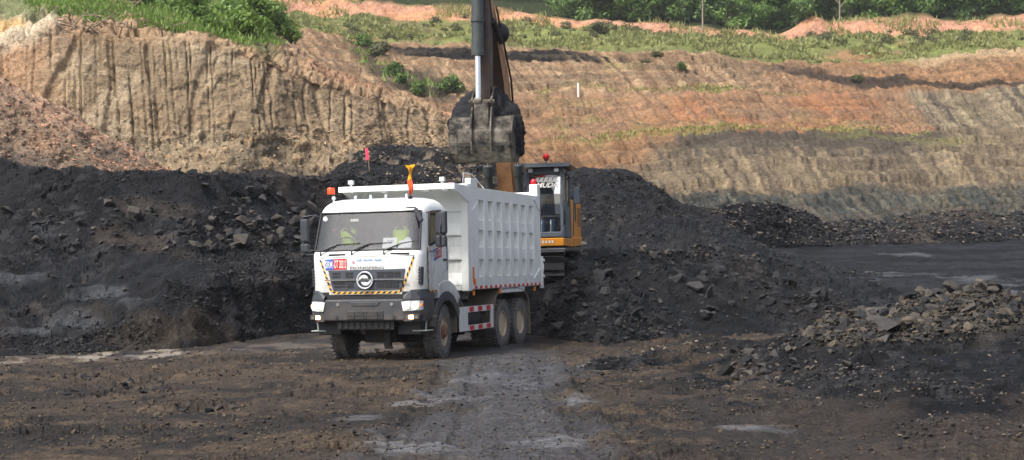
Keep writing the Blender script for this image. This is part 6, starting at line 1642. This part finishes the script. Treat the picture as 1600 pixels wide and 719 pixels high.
# bushes on the cliff top and slopes
def make_bush(seed, lm, n=900, leaf=.10, h=1.0, w=1.0):
    r = np.random.default_rng(seed); lobes = []
    for i in range(9):
        a = r.uniform(0, 6.28); rr = r.uniform(0, .75) * w
        lobes.append((rr * math.cos(a), rr * math.sin(a), r.uniform(.15, .75) * h, r.uniform(.25, .45) * w))
    V, F = leaves(n, lobes, leaf, seed)
    root = empty('bush')
    tb = MB()
    for L in lobes[:5]: tb.tube([(0, 0, -.2), (L[0] * .5, L[1] * .5, L[2] * .6), (L[0], L[1], L[2])], [.03, .02, .008], 5)
    tb.build('stem', M_BARK, root); link('foliage', np_mesh('foliage', V, F), lm, root)
    return root
bp = [make_bush(500 + k, [LEAF_B, LEAF_T[1], LEAF_B, LEAF_D][k], 1100, .11) for k in range(4)]; bused = [False] * 4
def bush(sheet_name, px, py, sc, k, label, group, dz=0.0):
    p, e = at_px(sheet_name, px, py)
    o = bp[k] if not bused[k] else copy_tree(bp[k]); bused[k] = True
    put(o, (p[0], p[1], p[2] - .1 * sc + dz), rng.uniform(0, 6.28), sc); tag(o, label, 'bush', group); return o
cl = [(232, 12, 1.3, 0), (262, 22, 1.2, 1), (290, 28, 1.3, 0), (318, 40, 1.2, 2), (345, 30, 1.6, 1), (340, 52, 1.0, 0), (372, 22, 2.0, 1), (368, 45, 1.3, 0), (400, 30, 1.9, 2), (398, 58, 1.2, 0), (425, 42, 1.5, 1), (440, 22, 1.6, 0), (300, 8, 1.6, 1), (255, 2, 1.6, 2), (410, 8, 1.9, 1), (448, 55, 1.1, 3)]
for i, (x, y, s, k) in enumerate(cl):
    s *= .95
    bush('cliff', x, y, s, k, '%s bush from the left in the green thicket on the cliff top' % ordn[sorted(range(len(cl)), key=lambda j: cl[j][0]).index(i)], 'thicket on the cliff top')
sl = [(612, 118, 1.4, 0, 'large green bush on the dark slanting seam, left of the bucket'), (628, 130, 1.1, 2, 'round green bush halfway down the dark slanting seam'), (648, 140, 1.1, 3, 'dry olive bush low on the dark slanting seam'), (700, 142, 1.7, 1, 'green bush standing alone just left of the raised bucket'), (590, 84, 1.5, 3, 'small olive bush high on the dark slanting seam'), (568, 72, 1.4, 0, 'small green bush at the top of the dark slanting seam'), (660, 146, 1.2, 0, 'lowest green bush on the dark slanting seam'), (1028, 92, .9, 3, 'small dark bush on the bare slope right of the boom'), (1068, 106, .8, 0, 'small green bush on the tan slope below the grass'), (1010, 100, .7, 3, 'tiny olive bush on the tan slope near the dark seam'), (1338, 128, .9, 3, 'dark bush at the junction of the two far benches'), (935, 52, 1.8, 3, 'olive bush in the grass above the tan slope edge')]
for x, y, s, k, lb in sl: bush('pit_wall', x, y, s, k, lb, 'bushes on the far slopes')
# grass: tufts nobody could count
def grass(name, sheet_name, n, region, hgt, wid, seed, m_, label):
    r = np.random.default_rng(seed); s = SHEETS[sheet_name]; pos = s['pos'].reshape(-1, 3); uv = s['uv'].reshape(-1, 2); T = np.repeat(s['T'], len(s['px']))
    m = region(uv[:, 0], uv[:, 1], T, pos); idx = np.flatnonzero(m); p = pos[r.choice(idx, n)] + r.normal(size=(n, 3)) * np.array([.3, .5, 0])
    a = r.uniform(0, 6.28, n); h = hgt * r.uniform(.4, 1.3, n); w = wid * r.uniform(.5, 1.3, n); dx = np.stack([np.cos(a), np.sin(a), 0 * a], -1)
    tip = p + np.stack([r.normal(size=n) * .4 * h, r.normal(size=n) * .4 * h, h], -1)
    V = np.stack([p - dx * w[:, None], p + dx * w[:, None], tip], 1); V[:, :2, 2] -= .1 * hgt
    o = link(name, np_mesh(name, V.reshape(-1, 3), np.arange(n * 3).reshape(n, 3)), m_); tag(o, label, 'grass', kind='stuff'); return o
G1 = leaf_mat('slope_grass', (.16, .19, .06), (.33, .33, .13)); G2 = leaf_mat('cliff_grass', (.08, .15, .03), (.19, .29, .055)); G3 = leaf_mat('berm_grass', (.20, .21, .06), (.34, .33, .12))
grass('slope_grass', 'pit_wall', 24000, lambda u, v, T, p: (T > 6.3) & (T < 8.0) & (fbm(p, 4., 4, off=3.) > .05) & (u < 1660), .45, .22, 1, G1, 'rough olive grass on the far slope below the red bank')
grass('red_bank_weeds', 'pit_wall', 2500, lambda u, v, T, p: (T > 8.0) & (T < 8.95) & (fbm(p, 4., 3, off=8.) > .25), .8, .12, 2, G1, 'scattered weeds on the red bank')
grass('berm_grass', 'pit_wall', 2600, lambda u, v, T, p: (((T > 2.0) & (T < 3.1)) | ((T > 4.0) & (T < 5.1))) & (u > 840) & (fbm(p * [.4, 1, 1], 6., 3, off=23.) > -.05), .26, .12, 3, G3, 'yellow-green grass along the bench edges')
grass('seam_weeds', 'pit_wall', 220, lambda u, v, T, p: (np.abs(v - np.interp(u, [540, 600, 690], [70, 112, 150])) < 14) & (u > 545) & (u < 700), .7, .12, 6, G2, 'green weeds on the dark slanting seam')
grass('cliff_grass', 'cliff', 16000, lambda u, v, T, p: (T > 2.75) & (T < 4.2) & (u > 55) & (u < 450) & (v < 70), .28, .05, 4, G2, 'bright green grass and creepers on top of the left cliff')

lob = []
s_ = SHEETS['pit_wall']; ii = np.flatnonzero((s_['T'] > 6.5) & (s_['T'] < 8.1))
for _ in range(420):
    j = int(rng.integers(0, len(s_['px']))); i = int(rng.choice(ii)); q = s_['pos'][i, j]
    if fbm(q[None], 9., 3, off=40.)[0] > -.1: r_ = .25 + .6 * rng.random() ** 2; lob.append((q[0], q[1], q[2] + r_ * .4, r_))
V, F = leaves(15000, lob, .16, 78)
tag(link('low_scrub', np_mesh('low_scrub', V, F), LEAF_D), 'low olive scrub dotted over the far grassy slope', 'scrub', kind='stuff')

# ------------------------------------------------------------------ small things
# brush pile and roots on the cliff rim
def brush(px0, px1, py, n, label, seed, ln):
    r = np.random.default_rng(seed); p, e = at_px('cliff', (px0 + px1) / 2, py)
    root = empty('brush_pile', tuple(p)); tag(root, label, 'brush pile')
    for i in range(n):
        q, e = at_px('cliff', r.uniform(px0, px1), py + r.normal() * 6); q = q - p
        a = r.uniform(0, 6.28); L = ln * r.uniform(.4, 1.2); d_ = np.array([math.cos(a), math.sin(a) * .5 - .3, r.uniform(-.1, .5)])
        tb = MB(); m1 = q + d_ * L * .5 + r.normal(size=3) * .12 + [0, 0, .15]; tb.tube([tuple(q + [0, 0, .02]), tuple(m1), tuple(q + d_ * L + r.normal(size=3) * .15)], [.045, .03, .012], 5); tb.build('branch', M_BRUSH, root)
M_BRUSH = mat('dead_wood', lin((132, 116, 98)), .9, var=.3)
brush(95, 190, 42, 34, 'tangle of dead roots and branches on the cliff rim', 11, 1.5)
brush(180, 260, 46, 22, 'reddish brush and roots on the rim right of the tangle', 12, 1.1)
brush(172, 212, 8, 14, 'bare grey uprooted stump above the cliff grass', 13, 1.3)
# white marker post on the bench and pink stake on the mound
p, e = at_px('pit_wall', 904, 147)
q = MB(); q.cyl((0, 0, -.2), (0, 0, 1.35), .10, 10); q.cyl((0, 0, 1.35), (0, 0, 1.42), .06, 10); o = q.build('marker_post', M_WHT); o.location = tuple(p); tag(o, 'small white marker post on the far brown bench', 'post')
p, e = at_px('coal_face', 577, 268)
q = MB(); q.tube([(0, 0, -.2), (-.06, 0, .55), (-.12, 0, 1.0)], .02, 6); root = q.build('marker_stake', M_BRUSH); root.location = tuple(p); tag(root, 'thin stake with pink ribbon on the black mound', 'stake')
q = MB(); q.add([(-.16, -.03, .45), (-.02, -.03, .5), (-.06, -.04, 1.0), (-.2, -.02, .98)], [(0, 1, 2, 3)]); q.build('ribbon', mat('pink_ribbon', lin((226, 70, 100)), .7), root)

# ------------------------------------------------------------------ thin haze in the air
q = MB(); q.box(-440, 440, -130, 440, -1.6, 75)
hz = q.build('haze', None)
hm = bpy.data.materials.new('haze_air'); hm.use_nodes = True; nt = hm.node_tree; nt.nodes.remove(nt.nodes['Principled BSDF'])
pv = nt.nodes.new('ShaderNodeVolumePrincipled'); pv.inputs['Color'].default_value = (.86, .9, .95, 1); pv.inputs['Density'].default_value = .00025; pv.inputs['Anisotropy'].default_value = .2
nt.links.new(pv.outputs[0], nt.nodes['Material Output'].inputs['Volume'])
hz.data.materials.clear(); hz.data.materials.append(hm)
tag(hz, 'thin pale haze filling the air over the pit', 'haze', kind='stuff')
